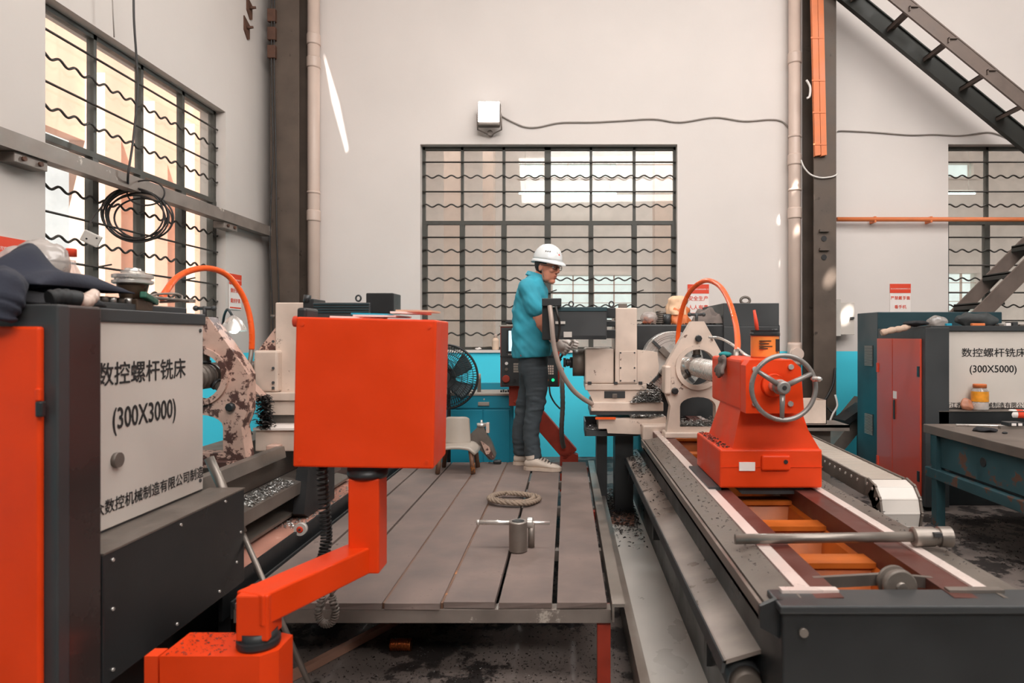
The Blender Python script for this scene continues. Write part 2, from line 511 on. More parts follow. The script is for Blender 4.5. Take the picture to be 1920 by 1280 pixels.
# the room behind the back wall: far wall with a daylight window and a clerestory standing in for a pane reflection, gallery piers
YF = 11.8
def zf(v): return Z(v, YF)
def xf(u): return X(u, YF)
holes = [(xf(1036), xf(1190), zf(602), zf(516)), (xf(974), xf(1156), zf(332), zf(304)), (xf(1776), xf(1832), zf(600), zf(512)), (xf(1690), xf(1826), zf(332), zf(304))]
far_wall = M().prism([(-3.44, 0), (12, 0), (12, 6.5), (-3.44, 6.5)], YF, YF + .2, 'xz',
    holes=[[(a, c), (b, c), (b, e), (a, e)] for a, b, c, e in holes]).build('wall_next_room', m_white); struct(far_wall)
struct(M().box(-3.44, 12, YB + TH, YF + .2, 6.3, 6.4).build('ceiling_next_room', m_white))
struct(M().box(-3.64, -3.44, YB + TH, YF, 0, 6.4).box(12, 12.2, YB+TH, YF, 0, 6.4).build('wall_next_room_ends', m_white))
for i, (a, b, c, e) in enumerate(holes):
    root = struct(M().box(a - .03, b + .03, YF - .03, YF, c - .04, c).box(a - .03, b + .03, YF - .03, YF, e, e + .03).build('window_%d' % (i + 4), m_white))
    n = 4 if i in (0, 1) else 2
    for k in range(1, n):
        x = a + (b - a) * k / n
        M().box(x - .012, x + .012, YF + .02, YF + .06, c, e).build('glazing_bar', m_pvc, root)
    if i in (0, 2):
        for k in range(1, 5):
            z = c + (e - c) * k / 5
            M().box(a, b, YF + .02, YF + .05, z - .006, z + .006).build('glazing_bar', m_pvc, root)
    M().box(a, b, YF + .08, YF + .086, c, e).build('pane', m_glass_cool, root)
for u0, u1, z1 in ((832, 862, 6.3), (905, 925, 6.3), (1228, 1262, 6.3)):
    o = M().box(X(u0, 10.4), X(u1, 10.4), 10.4, 10.7, 0, z1).build('pier', m_pvc); struct(o)
for u0, u1, v in ((973, 1156, 362), (1700, 1828, 362)):  # glowing tubes added in place of a lamp mirrored in the panes
    t = thing('reflection_tube', 'long glowing tube standing in for a reflection in the ' + ('middle window' if u0 < 1200 else 'right window'), 'lamp', P(u0, v, 11.2))
    M().cyl(P(u0, v, 11.2), P(u1, v, 11.2), .022, n=10).build('tube', emit('tube_glow', (235, 255, 252), 4), t)
    M().box(X(u0, 11.2), X(u1, 11.2), 11.22, 11.28, Z(v, 11.2) + .02, Z(v, 11.2) + .06).build('fitting', m_white, t)
    for u in (u0 + 12, u1 - 12):
        M().cyl((X(u, 11.25), 11.25, Z(v, 11.2) + .06), (X(u, 11.25), 11.25, 6.3), .008, n=6).build('hanging_rod', m_white, t)

# the passage beyond the left window
struct(M().box(-6.2, -6.0, 8.3, 14, 0, 6.6).box(-6.2, -6.0, 2.0, 8.3, 3.75, 6.6).build('wall_passage', m_pinkwall))
struct(M().box(-6.2, XL - TH, 11.2, 11.4, 0, 6.6).build('wall_passage_end', m_pinkwall))
o = M()
for y in (8.3, 9.3, 10.3):
    o.box(-6.0, -5.75, y, y + .3, 0, 4.6)
struct(o.build('trim_1', m_pinkwall))

# ------------------------------------------------------------------ windows: steel frames, grilles, panes
def grille_window(name, edges, thick, zz, place, flip=False):
    """edges: mullion positions along the wall; place(a, d, z) -> world (a along wall, d outwards from the frame plane)"""
    zs, zt, ztr = zz
    root = thing(name, 'x', 'window', place((edges[0] + edges[-1]) / 2, 0, zs))
    del root['category']; del root['label']; root['kind'] = 'structure'
    def bx(nm, a0, a1, d0, d1, z0, z1, mt):
        p, q = place(a0, d0, z0), place(a1, d1, z1)
        return M().box(p.x, q.x, p.y, q.y, p.z, q.z).build(nm, mt, root)
    e0, e1 = edges[0], edges[-1]
    bx('sill_rail', e0, e1, -.02, .03, zs, zs + .03, m_frame); bx('head_rail', e0, e1, -.02, .03, zt - .035, zt, m_frame)
    bx('transom', e0, e1, -.025, .03, ztr - .02, ztr + .02, m_frame)
    for a, t in zip(edges, thick):
        tl = t * (1.0 if t > .05 else 1.9)
        bx('mullion', a - t/2, a + t/2, -.02, .03, ztr, zt, m_frame)
        bx('mullion', a - tl/2, a + tl/2, -.024, .034, zs, ztr, m_frame)
    for a0, a1 in zip(edges[:-1], edges[1:]):
        bx('pane', a0, a1, .004, .009, ztr + .02, zt - .03, m_glass)
        bx('pane', a0 + .02, a1 - .02, .004, .009, zs + .03, ztr - .02, m_glass)
    gd = -.045
    for v, wavy in ROWS:
        z = Z(v, 7.42)
        m = M()
        if not wavy:
            m.tube([place(e0, gd, z), place(e1, gd, z)], .0085, 6)
        else:
            n = int((e1 - e0) / .014)
            m.tube([place(e0 + (e1-e0)*k/n, gd, z + .015*math.sin((e1-e0)*k/n * 2*PI/.142)) for k in range(n + 1)], .0085, 6)
        m.build('wavy_bar' if wavy else 'straight_bar', m_grille, root)
    # casement stays
    for a in edges[1:-1:2]:
        m = M().tube([place(a, gd + .02, 1.80), place(a + .10, gd - .02, 1.83)], .006, 6)
        m.build('casement_stay', m_grille, root)
    return root
ROWS = [(306, 0), (333, 1), (361, 0), (387, 1), (446, 0), (471, 1), (498, 0), (524, 1), (549, 0), (574, 1), (601, 0), (626, 1)]
YFm = YB + .12
ZTR = Z(418, YFm)
be = [X(u, YFm) for u in (794, 867, 945, 1027, 1108, 1189, 1266)]
grille_window('window_1', be, [.045, .028, .03, .07, .028, .03, .045], (ZS, ZT, ZTR), lambda a, d, z: Vector((a, YFm + d, z)))
re = [WR[0] + .02] + [X(1849 + 80*k, YFm) for k in range(4)] + [WR[1] - .02]
grille_window('window_2', re, [.045, .03, .03, .07, .03, .045], (ZS, ZT, ZTR), lambda a, d, z: Vector((a, YFm + d, z)))
XFm = XL - .11
le = [WL[0] + .02, 4.65, 5.165, 5.72, WL[1] - .02]
grille_window('window_3', le, [.045, .03, .03, .035, .045], (ZS, ZT, ZTR), lambda a, d, z: Vector((XFm - d, a, z)))
# window boards
struct(M().box(WB[0], WB[1], YB - .03, YB + .1, ZS - .03, ZS).build('trim_2', m_white))

# ------------------------------------------------------------------ columns and pipes
def h_column(name, x0, x1, y0, y1, label):
    t = thing(name, label, 'column', ((x0+x1)/2, (y0+y1)/2, 0))
    M().box(x0, x1, y0, y0 + .016, 0, ZR).build('flange', m_col, t)
    M().box(x0, x1, y1 - .016, y1, 0, ZR).build('flange', m_col, t)
    xm = (x0+x1)/2
    M().box(xm - .006, xm + .006, y0 + .016, y1 - .016, 0, ZR).build('web', m_col, t)
    M().box(x0 - .05, x1 + .05, y0 - .04, y1 + .0, 0, .03).build('base_plate', m_col, t)
    return t
colL = h_column('steel_column', X(507, 6.95), X(560, 6.95), 6.95, 7.29, 'brown steel column in the corner beside the left window')
colR = h_column('steel_column', X(1526, 6.95), X(1568, 6.95), 6.95, 7.29, 'brown steel column carrying an orange cable duct')
for v in (435, 470):
    y = 6.945
    M().prism(circle2(X(1545, y), Z(v + 12, y), .03, 8), y - .003, y + .002, 'xz').build('bolt_hole', m_ink, colR)
    M().prism([(X(1535, y), Z(v, y)), (X(1553, y), Z(v, y)), (X(1555, y), Z(v - 4, y)), (X(1536, y), Z(v - 5, y))], y - .03, y, 'xz').build('torn_tab', m_col, colR)
for v in (28, 62, 96):
    M().box(X(503, 6.93), X(518, 6.93), 6.90, 6.95, Z(v + 14, 6.93), Z(v - 10, 6.93), .006).build('cable_clamp', m_rust, colL)

def pipe(u, y, zb, label, joints, elbow):
    t = thing('drain_pipe', label, 'pipe', (X(u, y), y, zb))
    x = X(u, y)
    M().cyl((x, y, zb), (x, y, ZR), .064, n=24).build('tube', m_pvc, t)
    for v in joints:
        z = Z(v, y)
        M().lathe([(.068, 0), (.073, .1), (.073, .9), (.068, 1)], (x, y, z - .06), (x, y, z + .06), 24).build('coupling', m_pvc, t)
    for v in joints[1:]:
        z = Z(v, y) + .25
        m = M().lathe([(.069, 0), (.069, 1)], (x, y, z - .012), (x, y, z + .012), 24); m.box(x - .012, x + .012, y + .05, YB, z - .012, z + .012)
        m.build('pipe_clip', m_pvc, t)
    if elbow:
        z = Z(663, y)
        M().lathe([(.075, 0), (.075, .6), (.066, .62), (.066, 1)], (x, y, z), (x, y - .1, z), 24).build('cleanout_cap', m_pvc, t)
        M().lathe([(.072, 0), (.076, .1), (.076, .9), (.072, 1)], (x, y, z - .12), (x, y, z + .12), 24).build('tee', m_pvc, t)
    return t
pipe(588, 7.18, 0, 'pinkish drain pipe beside the left corner column', [75, 118, 405], False)
pipe(1490, 7.18, 0, 'pinkish drain pipe with a round cap beside the right column', [110, 300, 400], True)

# orange cable duct down the right column
t = thing('cable_duct', 'orange cable duct fixed on the right column', 'duct', P(1538, 293, 6.92))
for du in (0, 11.5):
    M().prism([(X(1527 + du, 6.92), Z(293, 6.92)), (X(1537.5 + du, 6.92), Z(291, 6.92)), (X(1525 + du, 6.92), ZR), (X(1514 + du, 6.92), ZR)], 6.90, 6.945, 'xz').build('duct_strip', m_duct, t)
for v in (70, 150, 210, 270):
    ud = -13*(293 - v)/550.0
    M().box(X(1526 + ud, 6.89), X(1550 + ud, 6.89), 6.895, 6.9, Z(v + 1.5, 6.89), Z(v - 1.5, 6.89)).build('joint_strap', m_duct, t)
# orange pipe along the wall, across the right window
t = thing('busbar_pipe', 'thin orange pipe running level along the back wall', 'pipe', P(1570, 412, 7.15))
M().cyl(P(1569, 411, 7.2), (8.0, 7.2, Z(412, 7.2)), .024, n=12).build('tube', m_duct, t)
for u in (1640, 1745):
    M().box(X(u, 7.2) - .01, X(u, 7.2) + .01, 7.18, YB, Z(417, 7.2), Z(406, 7.2)).build('pipe_clip', m_duct, t)

# steel angle along the left wall
t = thing('steel_rail', 'grey galvanised angle rail along the left wall', 'rail', (XL + .1, 3.0, 2.36))
M().prism([(XL + .02, 2.45), (XL + .03, 2.45), (XL + .03, 2.36), (XL + .12, 2.36), (XL + .12, 2.46), (XL + .11, 2.46), (XL + .11, 2.37), (XL+.02, 2.37)][::1], 2.6, 6.95, 'xz').build('angle', m_galv, t)
for y in (3.86, 6.15):
    M().box(XL, XL + .1, y - .12, y + .12, 2.30, 2.36, .004).build('wall_bracket', m_galv, t)
    for dy in (-.06, .06):
        M().cyl((XL + .1, y + dy, 2.33), (XL + .115, y + dy, 2.33), .014, n=8).build('bolt', m_rust, t)
# rusty insulator brackets on the left wall
for u, v in ((466, 15), (461, 52)):
    y = 3.2 * F / (U0 - u)
    t = thing('wall_bracket', 'small rusty bracket %s on the left wall near the column' % ('uppermost' if v < 30 else 'second from top'), 'bracket', P(u, v, y), 'rusty brackets on the left wall')
    z = Z(v, y)
    M().prism([(y - .05, z + .1), (y + .06, z + .05), (y + .06, z - .09), (y + .02, z - .11), (y - .05, z - .04)], XL, XL + .012, 'yz').build('plate', m_rust, t)
    M().cyl((XL, y, z), (XL + .07, y + .01, z + .01), .018, .012, 10).build('pin', m_rust, t)

# ------------------------------------------------------------------ floodlight and wall cables
y0 = 7.1
t = thing('floodlight', 'lit white floodlight on the wall above the middle window', 'floodlight', P(917, 240, YB))
R = Matrix.Rotation(-.18, 4, 'X'); c = P(917, 214, 7.14); MX = Matrix.Translation(c) @ R
M().box(-.122, .122, -.02, .05, -.14, .14, .02, MX).build('housing', m_castgrey, t)
M().box(-.112, .112, -.03, -.018, -.098, .13, .004, MX).build('lamp_face', m_lamp, t)
m = M()
for k in range(7): m.box(-.1 + k*.03, -.09 + k*.03, .05, .08, -.1, .12, 0, MX)
m.build('cooling_fins', m_tray, t)
m = M().box(-.13, -.122, 0, .03, -.02, .02, 0, MX).box(.122, .13, 0, .03, -.02, .02, 0, MX)
m.tube([c + Vector((-.128, 0, 0)), c + Vector((-.128, .05, -.15)), c + Vector((0, .12, -.19)), c + Vector((.128, .05, -.15)), c + Vector((.128, 0, 0))], .009, 6)
m.cyl(c + Vector((0, .09, -.17)), c + Vector((0, .18, -.17)), .03, n=10)
m.build('bracket', m_galv, t)
L = bpy.data.lights.new('floodlight_beam', 'AREA'); L.shape = 'RECTANGLE'; L.size = .2; L.size_y = .2; L.energy = 60; L.color = (.93, 1, .99)
lo = bpy.data.objects.new('floodlight_beam', L); COL.objects.link(lo); lo.location = c + Vector((0, -.045, .01)); lo.rotation_euler = (Vector((0, -1, -.25))).to_track_quat('-Z', 'Y').to_euler()
yc = YB - .015
o = M().tube(spline([P(u, v, yc) for u, v in ((941, 218), (960, 228), (985, 238), (1010, 238), (1050, 230), (1110, 229), (1170, 226), (1225, 223), (1275, 229), (1340, 220), (1395, 227), (1440, 224), (1462, 226), (1474, 234), (1481, 248), (1484, 290), (1486, 330))], 6), .008, 6).build('wall_cable', m_greycable, origin=P(941, 218, yc))
tag(o, 'thin grey cable running from the floodlight along the wall', 'cable')
o = M().tube(spline([P(1570, 247, yc), P(1580, 245, yc), P(1640, 248, yc), P(1705, 253, yc), P(1750, 252, yc), P(1800, 254, yc), P(1850, 248, yc), P(1875, 253, yc), P(1905, 264, yc), P(1940, 266, yc)], 6), .007, 6).build('wall_cable', m_greycable, origin=P(1570, 247, yc))
tag(o, 'thin grey cable on the wall above the right window', 'cable')
yq = 6.93
o = M().tube(spline([P(1502, 300, yq), P(1508, 314, yq), P(1520, 327, yq), P(1538, 333, yq), P(1556, 332, yq), P(1566, 329, yq), P(1570, 326, yq)], 6), .008, 6).build('cable_loop', m_whitecable, origin=P(1520, 327, yq))
tag(o, 'white cable sagging across the right column', 'cable')
o = M().tube(spline([P(1512, 150, yq), P(1519, 163, yq), P(1518, 180, yq), P(1513, 184, yq)], 6), .012, 6).build('tape_strip', m_whitecable, origin=P(1513, 184, yq))
tag(o, 'short curl of white tape on the right column duct', 'tape')
for k, (ua, ub) in enumerate(((510, 506), (515, 519))):
    o = M().tube(spline([P(ua, -40, 6.9), P(ua - 1, 120, 6.92), P(ua + 2, 280, 6.92), P(ub, 440, 6.92), P(ub + 4, 560, 6.92), P(ub + 6, 640, 6.92), P(ub + 4, 760, 6.92)], 6), .008, 6).build('column_cable', m_cable, origin=P(ub, 760, 6.92))
    tag(o, 'black cable hanging down the corner column, %s of the two' % ('left' if k == 0 else 'right'), 'cable')
o = M().tube(spline([P(1566, 690, 6.93), P(1562, 720, 6.9), P(1550, 745, 6.88), P(1544, 755, 6.88), P(1557, 770, 6.85), P(1568, 790, 6.8), P(1572, 900, 6.8)], 6), .012, 6).build('column_cable', m_cable, origin=P(1572, 900, 6.8))
tag(o, 'black cable drooping at the foot of the right column', 'cable')
o = M().tube(spline([P(1566, 740, 6.8), P(1570, 760, 6.75), P(1562, 775, 6.7), P(1556, 790, 6.6)], 6), .010, 6).build('column_cable', m_whitecable, origin=P(1556, 790, 6.6))
tag(o, 'white cable end at the foot of the right column', 'cable')

# hanging wire, coil of cable and junction plate on the rail
xw = XL + .16
def PX(u, v, x=xw):
    y = x * F / (u - U0); return P(u, v, y)
t = thing('cable_coil', 'coil of black cable hung on the rail at the left window', 'cable coil', PX(250, 350))
c = P(255, 402, 4.82)
for k in range(6):
    rr = .185 + .012*math.sin(k*2.1); off = Vector((.012*math.sin(k*1.7) + .006*k, .012*(k-3), -.014*(k % 3)))
    M().tube([c + off + Vector((rr*1.05*math.cos(q), rr*.25*math.cos(q), rr*(1.0 - .03*k)*math.sin(q))) for q in [2*PI*j/40 for j in range(40)]], .0065, 6, True).build('cable_turn', m_cable, t)
M().tube([c + Vector((.09 + .135*math.cos(q), -.03, .15 + .09*math.sin(q))) for q in [2*PI*j/30 for j in range(30)]], .006, 6, True).build('cable_turn', m_cable, t)
M().tube(spline([PX(251, -60), PX(251, 30), PX(256, 110), PX(258, 170), PX(250, 260), PX(240, 330), P(242, 352, 4.8)], 8), .0075, 6).build('hanging_wire', m_cable, t)
M().tube(spline([P(245, 352, 4.8), P(215, 362, 4.75), P(185, 395, 4.6), P(168, 420, 4.5), P(166, 438, 4.5)], 8), .006, 6).build('hanging_wire', m_cable, t)
MX = Matrix.Translation(P(171, 447, 4.5)) @ Matrix.Rotation(.5, 4, 'Y') @ Matrix.Rotation(.35, 4, 'Z')
jp = M().box(-.055, .055, -.012, .012, -.04, .04, .006, MX).build('junction_box', m_tray, t)
for q in ((.03, .02), (-.02, -.012)): M().cyl(MX @ Vector((q[0], -.014, q[1])), MX @ Vector((q[0], -.011, q[1])), .006, n=8).build('screw_hole', m_ink, jp)
o = M().tube([PX(209, -40), PX(214, 70)], .004, 5).build('thin_wire', m_greycable, origin=PX(214, 70)); tag(o, 'thin grey wire on the left wall above the window', 'wire')

# ------------------------------------------------------------------ notices
def notice(name, label, p0, xd, w, h, lines, head, group='red and white safety notices', hh=.3, foot=True, ls=.19):
    """board with its top-left corner at p0, running along xd"""
    xd = Vector(xd); up = Vector((0, 0, 1)); nn = xd.cross(up)
    t = thing(name, label, 'sign', p0 + xd*(w/2) - up*h, group)
    def quad(nm, a0, a1, z0, z1, d, mt):
        m = M(); q = [p0 + xd*a + up*(-z) + nn*d for a, z in ((a0, z0), (a1, z0), (a1, z1), (a0, z1))]
        b = [p - nn*.004 for p in q]
        m.add(q + b, [(0, 1, 2, 3), (7, 6, 5, 4), (0, 4, 5, 1), (1, 5, 6, 2), (2, 6, 7, 3), (3, 7, 4, 0)])
        return m.build(nm, mt, t)
    quad('board', 0, w, 0, h, .006, m_paper)
    quad('header', 0, w, 0, h*hh, .009, m_inkred)
    if foot: quad('footer', w*.06, w*.96, h*.93, h*.965, .008, m_inkred)
    lettering('header_text', head, m_inkwhite, t, p0 + xd*(w/2) - up*(h*hh*.55) + nn*.010, xd, up, w*.068)
    for i, s in enumerate(lines):
        lettering('notice_text', s, m_inkred, t, p0 + xd*(w/2) - up*(h*(hh + .17 + i*.29)) + nn*.008, xd, up, w*ls, bold=.012)
    return t
HEAD = '浙江齐众数控机械制造有限公司'
notice('safety_notice', 'red and white safety notice behind the orange hose arch', P(1289, 533, YB - .002), (1, 0, 0), X(1329, YB) - X(1289, YB), .335, ['安全生产', '人人有责'], HEAD, ls=.24)
notice('safety_notice', 'red and white safety notice above the right grey cabinet', P(1668, 532, YB - .002), (1, 0, 0), X(1707, YB) - X(1668, YB), .335, ['严禁戴手套', '看手机'], HEAD, foot=False, ls=.19)
notice('safety_notice', 'narrow red and white safety notice beside the left corner column', Vector((XL + .002, 6.30, Z(512, 6.3))), (0, 1, 0), .235, .34, ['做好安全', '戴好护具'], HEAD, ls=.2)
notice('safety_notice', 'red headed safety notice at the far left edge', Vector((XL + .002, 3.63, Z(436, 3.63))), (0, 1, 0), .33, .36, [], HEAD, hh=.34, ls=.2)

# electric box on the wall, right of the column
t = thing('electric_box', 'small grey electric box with its door open beside the right column', 'box', P(1570, 628, 7.2))
yb = 7.1
M().box(X(1567, yb), X(1577, yb), yb, YB, Z(630, yb), Z(560, yb), .004).build('body', m_tray, t)
d = M().box(X(1577, yb), X(1604, yb), yb + .02, yb + .035, Z(627, yb), Z(566, yb), .003).build('door', m_panelw, t)
M().box(X(1595, yb), X(1602, yb), yb + .0, yb + .02, Z(598, yb), Z(594, yb)).build('latch', m_dark, d)

# ------------------------------------------------------------------ staircase at the upper right
t = thing('steel_staircase', 'brown steel staircase of two flights in front of the right window', 'staircase', (5.2, 6.7, 0))
def stringer(nm, pa, pb, w, h, mt):
    m = M().bar(pa, pb, w, h, (0, 0, 1))
    d = (Vector(pb) - Vector(pa)).normalized(); up = Vector((0, 1, 0)).cross(d); up = up if up.z > 0 else -up
    for s in (-1, 1):
        o = up * (s * h * .5); m.bar(Vector(pa) + o, Vector(pb) + o, w*(5 if mt is m_stair_far else 2), .012, up)
    m.build(nm, mt, t)
# upper flight, falling to the right
FA, FB = P(1562, -30, 6.89), P(1990, 320, 6.89)
dz = (FB.z - FA.z) / (FB.x - FA.x)
NA = Vector((FA.x, 6.45, FA.z)); NB = Vector((FB.x, 6.45, FB.z))
stringer('stringer', FA, FB, .012, .17, m_stair_far); stringer('stringer', NA, NB, .012, .13, m_stair)
for k in range(9):
    x = X(1605, 6.89) + k*.375
    z = FA.z + (x - FA.x)*dz
    M().box(x - .06, x + .03, 6.42, 6.91, z + .035, z + .045).box(x - .06, x - .05, 6.42, 6.91, z + .0, z + .045).build('tread', m_stair, t)
# lower flight, falling to the left
GA, GB = P(1740, 640, 6.9), P(1990, 388, 6.9)
dz = (GB.z - GA.z) / (GB.x - GA.x)
g0 = Vector((GA.x - (GA.z)/dz, 6.9, 0)) if dz else GA
ZG = .6; XG = GA.x + (ZG - GA.z)/dz
for yy in (6.45, 6.88): M().box(XG - .04, XG + .04, yy - .03, yy + .03, 0, ZG).build('post', m_stair, t)
stringer('stringer', Vector((XG, 6.88, ZG)), Vector((GB.x, 6.88, GB.z)), .012, .12, m_stair)
stringer('stringer', Vector((XG, 6.45, ZG)), Vector((GB.x, 6.45, GB.z)), .012, .14, m_stair)
for k in range(10):
    z = GB.z - .12 - k*.3
    if z < .66: break
    x = GA.x + (z - GA.z)/dz
    M().box(x - .12, x + .14, 6.46, 6.87, z - .012, z + .012).box(x - .12, x - .11, 6.46, 6.87, z - .05, z).build('tread', m_stair_far, t)
# landing where the flights meet, on two posts
lx = GB.x
M().box(lx, lx + 1.0, 6.44, 6.98, GB.z - .06, GB.z).build('landing', m_stair, t)
for x in (lx + .05, lx + .95):
    for y in (6.47, 6.93):
        M().box(x - .04, x + .04, y - .03, y + .03, 0, GB.z - .06).build('post', m_stair, t)

# ================================================================== work platform
ZP = .32
t = thing('work_platform', 'low platform of dusty grey boards on a red steel frame', 'platform', (-.54, 3.9, 0))
seams = [-1.25, -1.13, -.914, -.689, -.47, -.266, -.047, .160]
for i in range(7):
    g = .006 if i < 5 else .010
    x0, x1 = seams[i] + g, seams[i+1] - g
    dz_ = random.uniform(-.003, .003); y0 = 2.5 + random.uniform(-.006, .012)
    M().add([(x0, y0, ZP-.022+dz_), (x1, y0 + random.uniform(-.006, .006), ZP-.022+dz_), (x1, 5.3, ZP-.022+dz_), (x0, 5.3, ZP-.022+dz_),
             (x0, y0, ZP+dz_), (x1, y0, ZP+dz_), (x1, 5.3, ZP+dz_), (x0, 5.3, ZP+dz_)],
            [(0, 1, 2, 3), (4, 5, 6, 7), (0, 1, 5, 4), (1, 2, 6, 5), (2, 3, 7, 6), (3, 0, 4, 7)]).build('plank', m_plank, t)
for xs_ in (-.689, -.47): M().box(xs_ - .005, xs_ + .004, 2.51, 5.3, ZP - .03, ZP - .004).build('rusty_seam', m_legrust, t)
M().box(-1.25, .165, 2.5, 2.506, ZP-.075, ZP-.026).box(-1.25, .165, 2.506, 2.56, ZP-.032, ZP-.026).build('front_angle', m_galv, t)
M().box(.168, .176, 2.47, 5.32, ZP-.06, ZP+.008).box(.176, .215, 2.47, 5.32, ZP-.004, ZP+.008).build('side_angle', m_steeldull, t)
M().box(-1.262, -1.254, 2.5, 5.3, ZP-.06, ZP+.004).build('side_angle', m_dark, t)
for y in (3.2, 4.0, 4.7, 5.25):
    M().box(-1.25, .165, y, y + .05, ZP-.08, ZP-.03).build('cross_bearer', m_galv, t)
for x in (-1.2, .14):
    for y in (2.52, 3.9, 5.2):
        M().box(x - .025, x + .025, y, y + .05, 0, ZP-.028).build('leg', m_redsteel, t)

# oil tray on the floor between platform and right machine
t = thing('oil_tray', 'long pale grey oil tray on the floor beside the platform', 'tray', (.6, 3.4, 0))
M().box(.27, 1.35, 1.0, 5.44, .005, .02).build('tray_floor', m_tray, t)
M().box(.255, .267, 1.0, 5.44, 0, .15).box(.245, .28, 1.0, 5.44, .15, .158).build('tray_lip', m_steeldull, t)
M().box(1.35, 1.36, 1.0, 5.44, 0, .10).build('tray_lip', m_steeldull, t)

# ================================================================== right machine: bed
AX, AZ, ZB = .84, 1.12, .67       # spindle axis and top of the ways
YN = 1.66
t = thing('machine_bed', 'long open machine bed with bright ways in front of the worker', 'machine bed', (AX, 3.5, 0))
def along(nm, poly, y0, y1, mt): return M().prism(poly, y0, y1, 'xz').build(nm, mt, t)
along('side_wall', [(.53, .02), (.56, .02), (.56, .60), (.53, .60)], YN, 5.44, m_black)
along('side_wall', [(1.13, .02), (1.16, .02), (1.16, .60), (1.13, .60)], YN, 5.44, m_black)
along('guard_rail', [(.487, .60), (.497, .60), (.50, .648), (.585, ZB - .001), (.585, ZB-.02), (.50, .63), (.50, .60)], YN, 4.3, m_castgrey)
along('edge_strip', [(.478, .625), (.488, .625), (.488, .655), (.478, .655)], YN, 4.3, m_steeldull)
along('way', [(.586, .585), (.69, .585), (.69, ZB), (.586, ZB - .003)], YN, 5.45, m_redbrown)
along('ground_strip', [(.588, ZB - .012), (.628, ZB - .012), (.628, ZB + .003), (.588, ZB + .003)], YN + .06, 5.4, m_ground)
along('way', [(.965, .585), (1.087, .585), (1.087, ZB - .004), (.965, ZB)], YN, 5.45, m_redbrown)
along('ground_strip', [(1.05, ZB - .014), (1.085, ZB - .014), (1.085, ZB + .003), (1.05, ZB + .003)], YN + .06, 5.4, m_ground)
along('guard_rail', [(1.087, ZB - .02), (1.087, ZB), (1.185, .655), (1.19, .60), (1.18, .60), (1.175, .64)], YN, 5.2, m_castgrey)
along('inner_wall', [(.69, .60), (.70, .585), (.76, .30), (.75, .29), (.67, .585)], YN + .05, 5.4, m_orangein)
along('inner_wall', [(.965, .60), (.955, .585), (.90, .30), (.91, .29), (.985, .585)], YN + .05, 5.4, m_orangein)
along('inner_floor', [(.70, .28), (.97, .28), (.97, .30), (.70, .30)], YN + .05, 5.4, m_orangein)
for y in (1.98, 2.38, 2.76, 3.3, 3.9, 4.5, 5.1):
    M().prism([(y, .30), (y + .02, .30), (y + .14, .60), (y + .12, .60)], .69, .965, 'yz').build('cross_rib', m_orangein, t)
    M().box(.69, .965, y + .10, y + .19, .595, .612).build('cross_rib', m_orangein, t)
e = M().box(.525, 1.19, YN - .035, YN, .03, .655, .006).build('end_plate', m_black, t)
M().box(.515, 1.2, YN - .05, YN + .06, .648, .668, .004).build('end_lip', m_dark, e)
M().box(.545, .69, YN + .03, YN + .055, ZB - .02, ZB + .006).build('way_stop', m_ground, t)
M().box(.97, 1.11, YN + .03, YN + .055, ZB - .02, ZB + .006).build('way_stop', m_steeldull, t)
M().prism([(.478, .60), (.53, .57), (.56, .60), (.56, .665), (.52, .67), (.478, .652)], YN - .012, YN + .004, 'xz').build('rail_end_cap', m_black, t)
for x, z in ((.575, .60), (1.15, .60), (.575, .15), (1.15, .15), (.86, .35)):
    M().cyl((x, YN - .045, z), (x, YN - .034, z), .011, n=10).build('bolt', m_steeldull, e)
# legs / casting under the bed
for y in (2.0, 3.3, 4.6):
    M().box(.56, 1.13, y, y + .35, .02, .28).build('pedestal', m_black, t)
# sloped chip chute along the left flank
t = thing('chip_chute', 'stained sheet steel chip chute along the left flank of the right bed', 'chute', (.5, 3.4, .2))
M().prism([(.425, .43), (.435, .425), (.60, .475), (.60, .485), (.435, .437)], 1.82, 5.05, 'xz').build('plate', m_chute, t)
M().prism([(.42, .40), (.428, .40), (.436, .434), (.425, .434)], 1.82, 5.05, 'xz').build('skirt', m_dark, t)
for y in (2.1, 3.4, 4.7):
    M().box(.44, .53, y, y + .04, .28, .43).build('bracket', m_black, t)
t = thing('coolant_pump', 'round dark pump end under the chip chute', 'pump', (.475, 1.9, .02))
M().cyl((.49, 1.83, .37), (.49, 2.2, .37), .05, n=24).build('motor_can', m_dark, t)
M().cyl((.49, 1.80, .37), (.49, 1.83, .37), .038, .046, 24).build('end_cap', m_castgrey, t)
M().box(.455, .525, 1.86, 2.15, .02, .34).build('stand', m_black, t)
chips('chute_chips', 'dark metal chips scattered on the chute along the right bed', 330, lambda: (lambda x, y: (x, y, .437 + (x - .435)*.29 + .004))(random.uniform(.44, .58), 5.0 - abs(random.gauss(0, .7))), m_chipdark, (.004, .012))

# long boring tool lying across the ways
t = thing('tool_bar', 'long steel tool bar with a thick knurled head lying across the bed', 'tool', P(1550, 1010, 2.06))
yT = 2.06; zT = ZB + .003 + .017
M().cyl((X(1380, yT), yT + .01, zT), (X(1712, yT), yT - .005, zT + .012), .0155, n=18).build('shank', m_steeldull, t)
hd = M().lathe([(.024, 0), (.03, .05), (.03, .55), (.026, .57), (.026, .66), (.031, .68), (.031, .98), (.026, 1)], (X(1708, yT), yT - .005, zT + .012), (X(1779, yT), yT - .012, zT + .014), 24).build('head', m_steeldull, t)
M().box(X(1738, yT), X(1752, yT), yT - .045, yT - .03, zT + .022, zT + .034).build('wrench_flat', m_dark, hd)
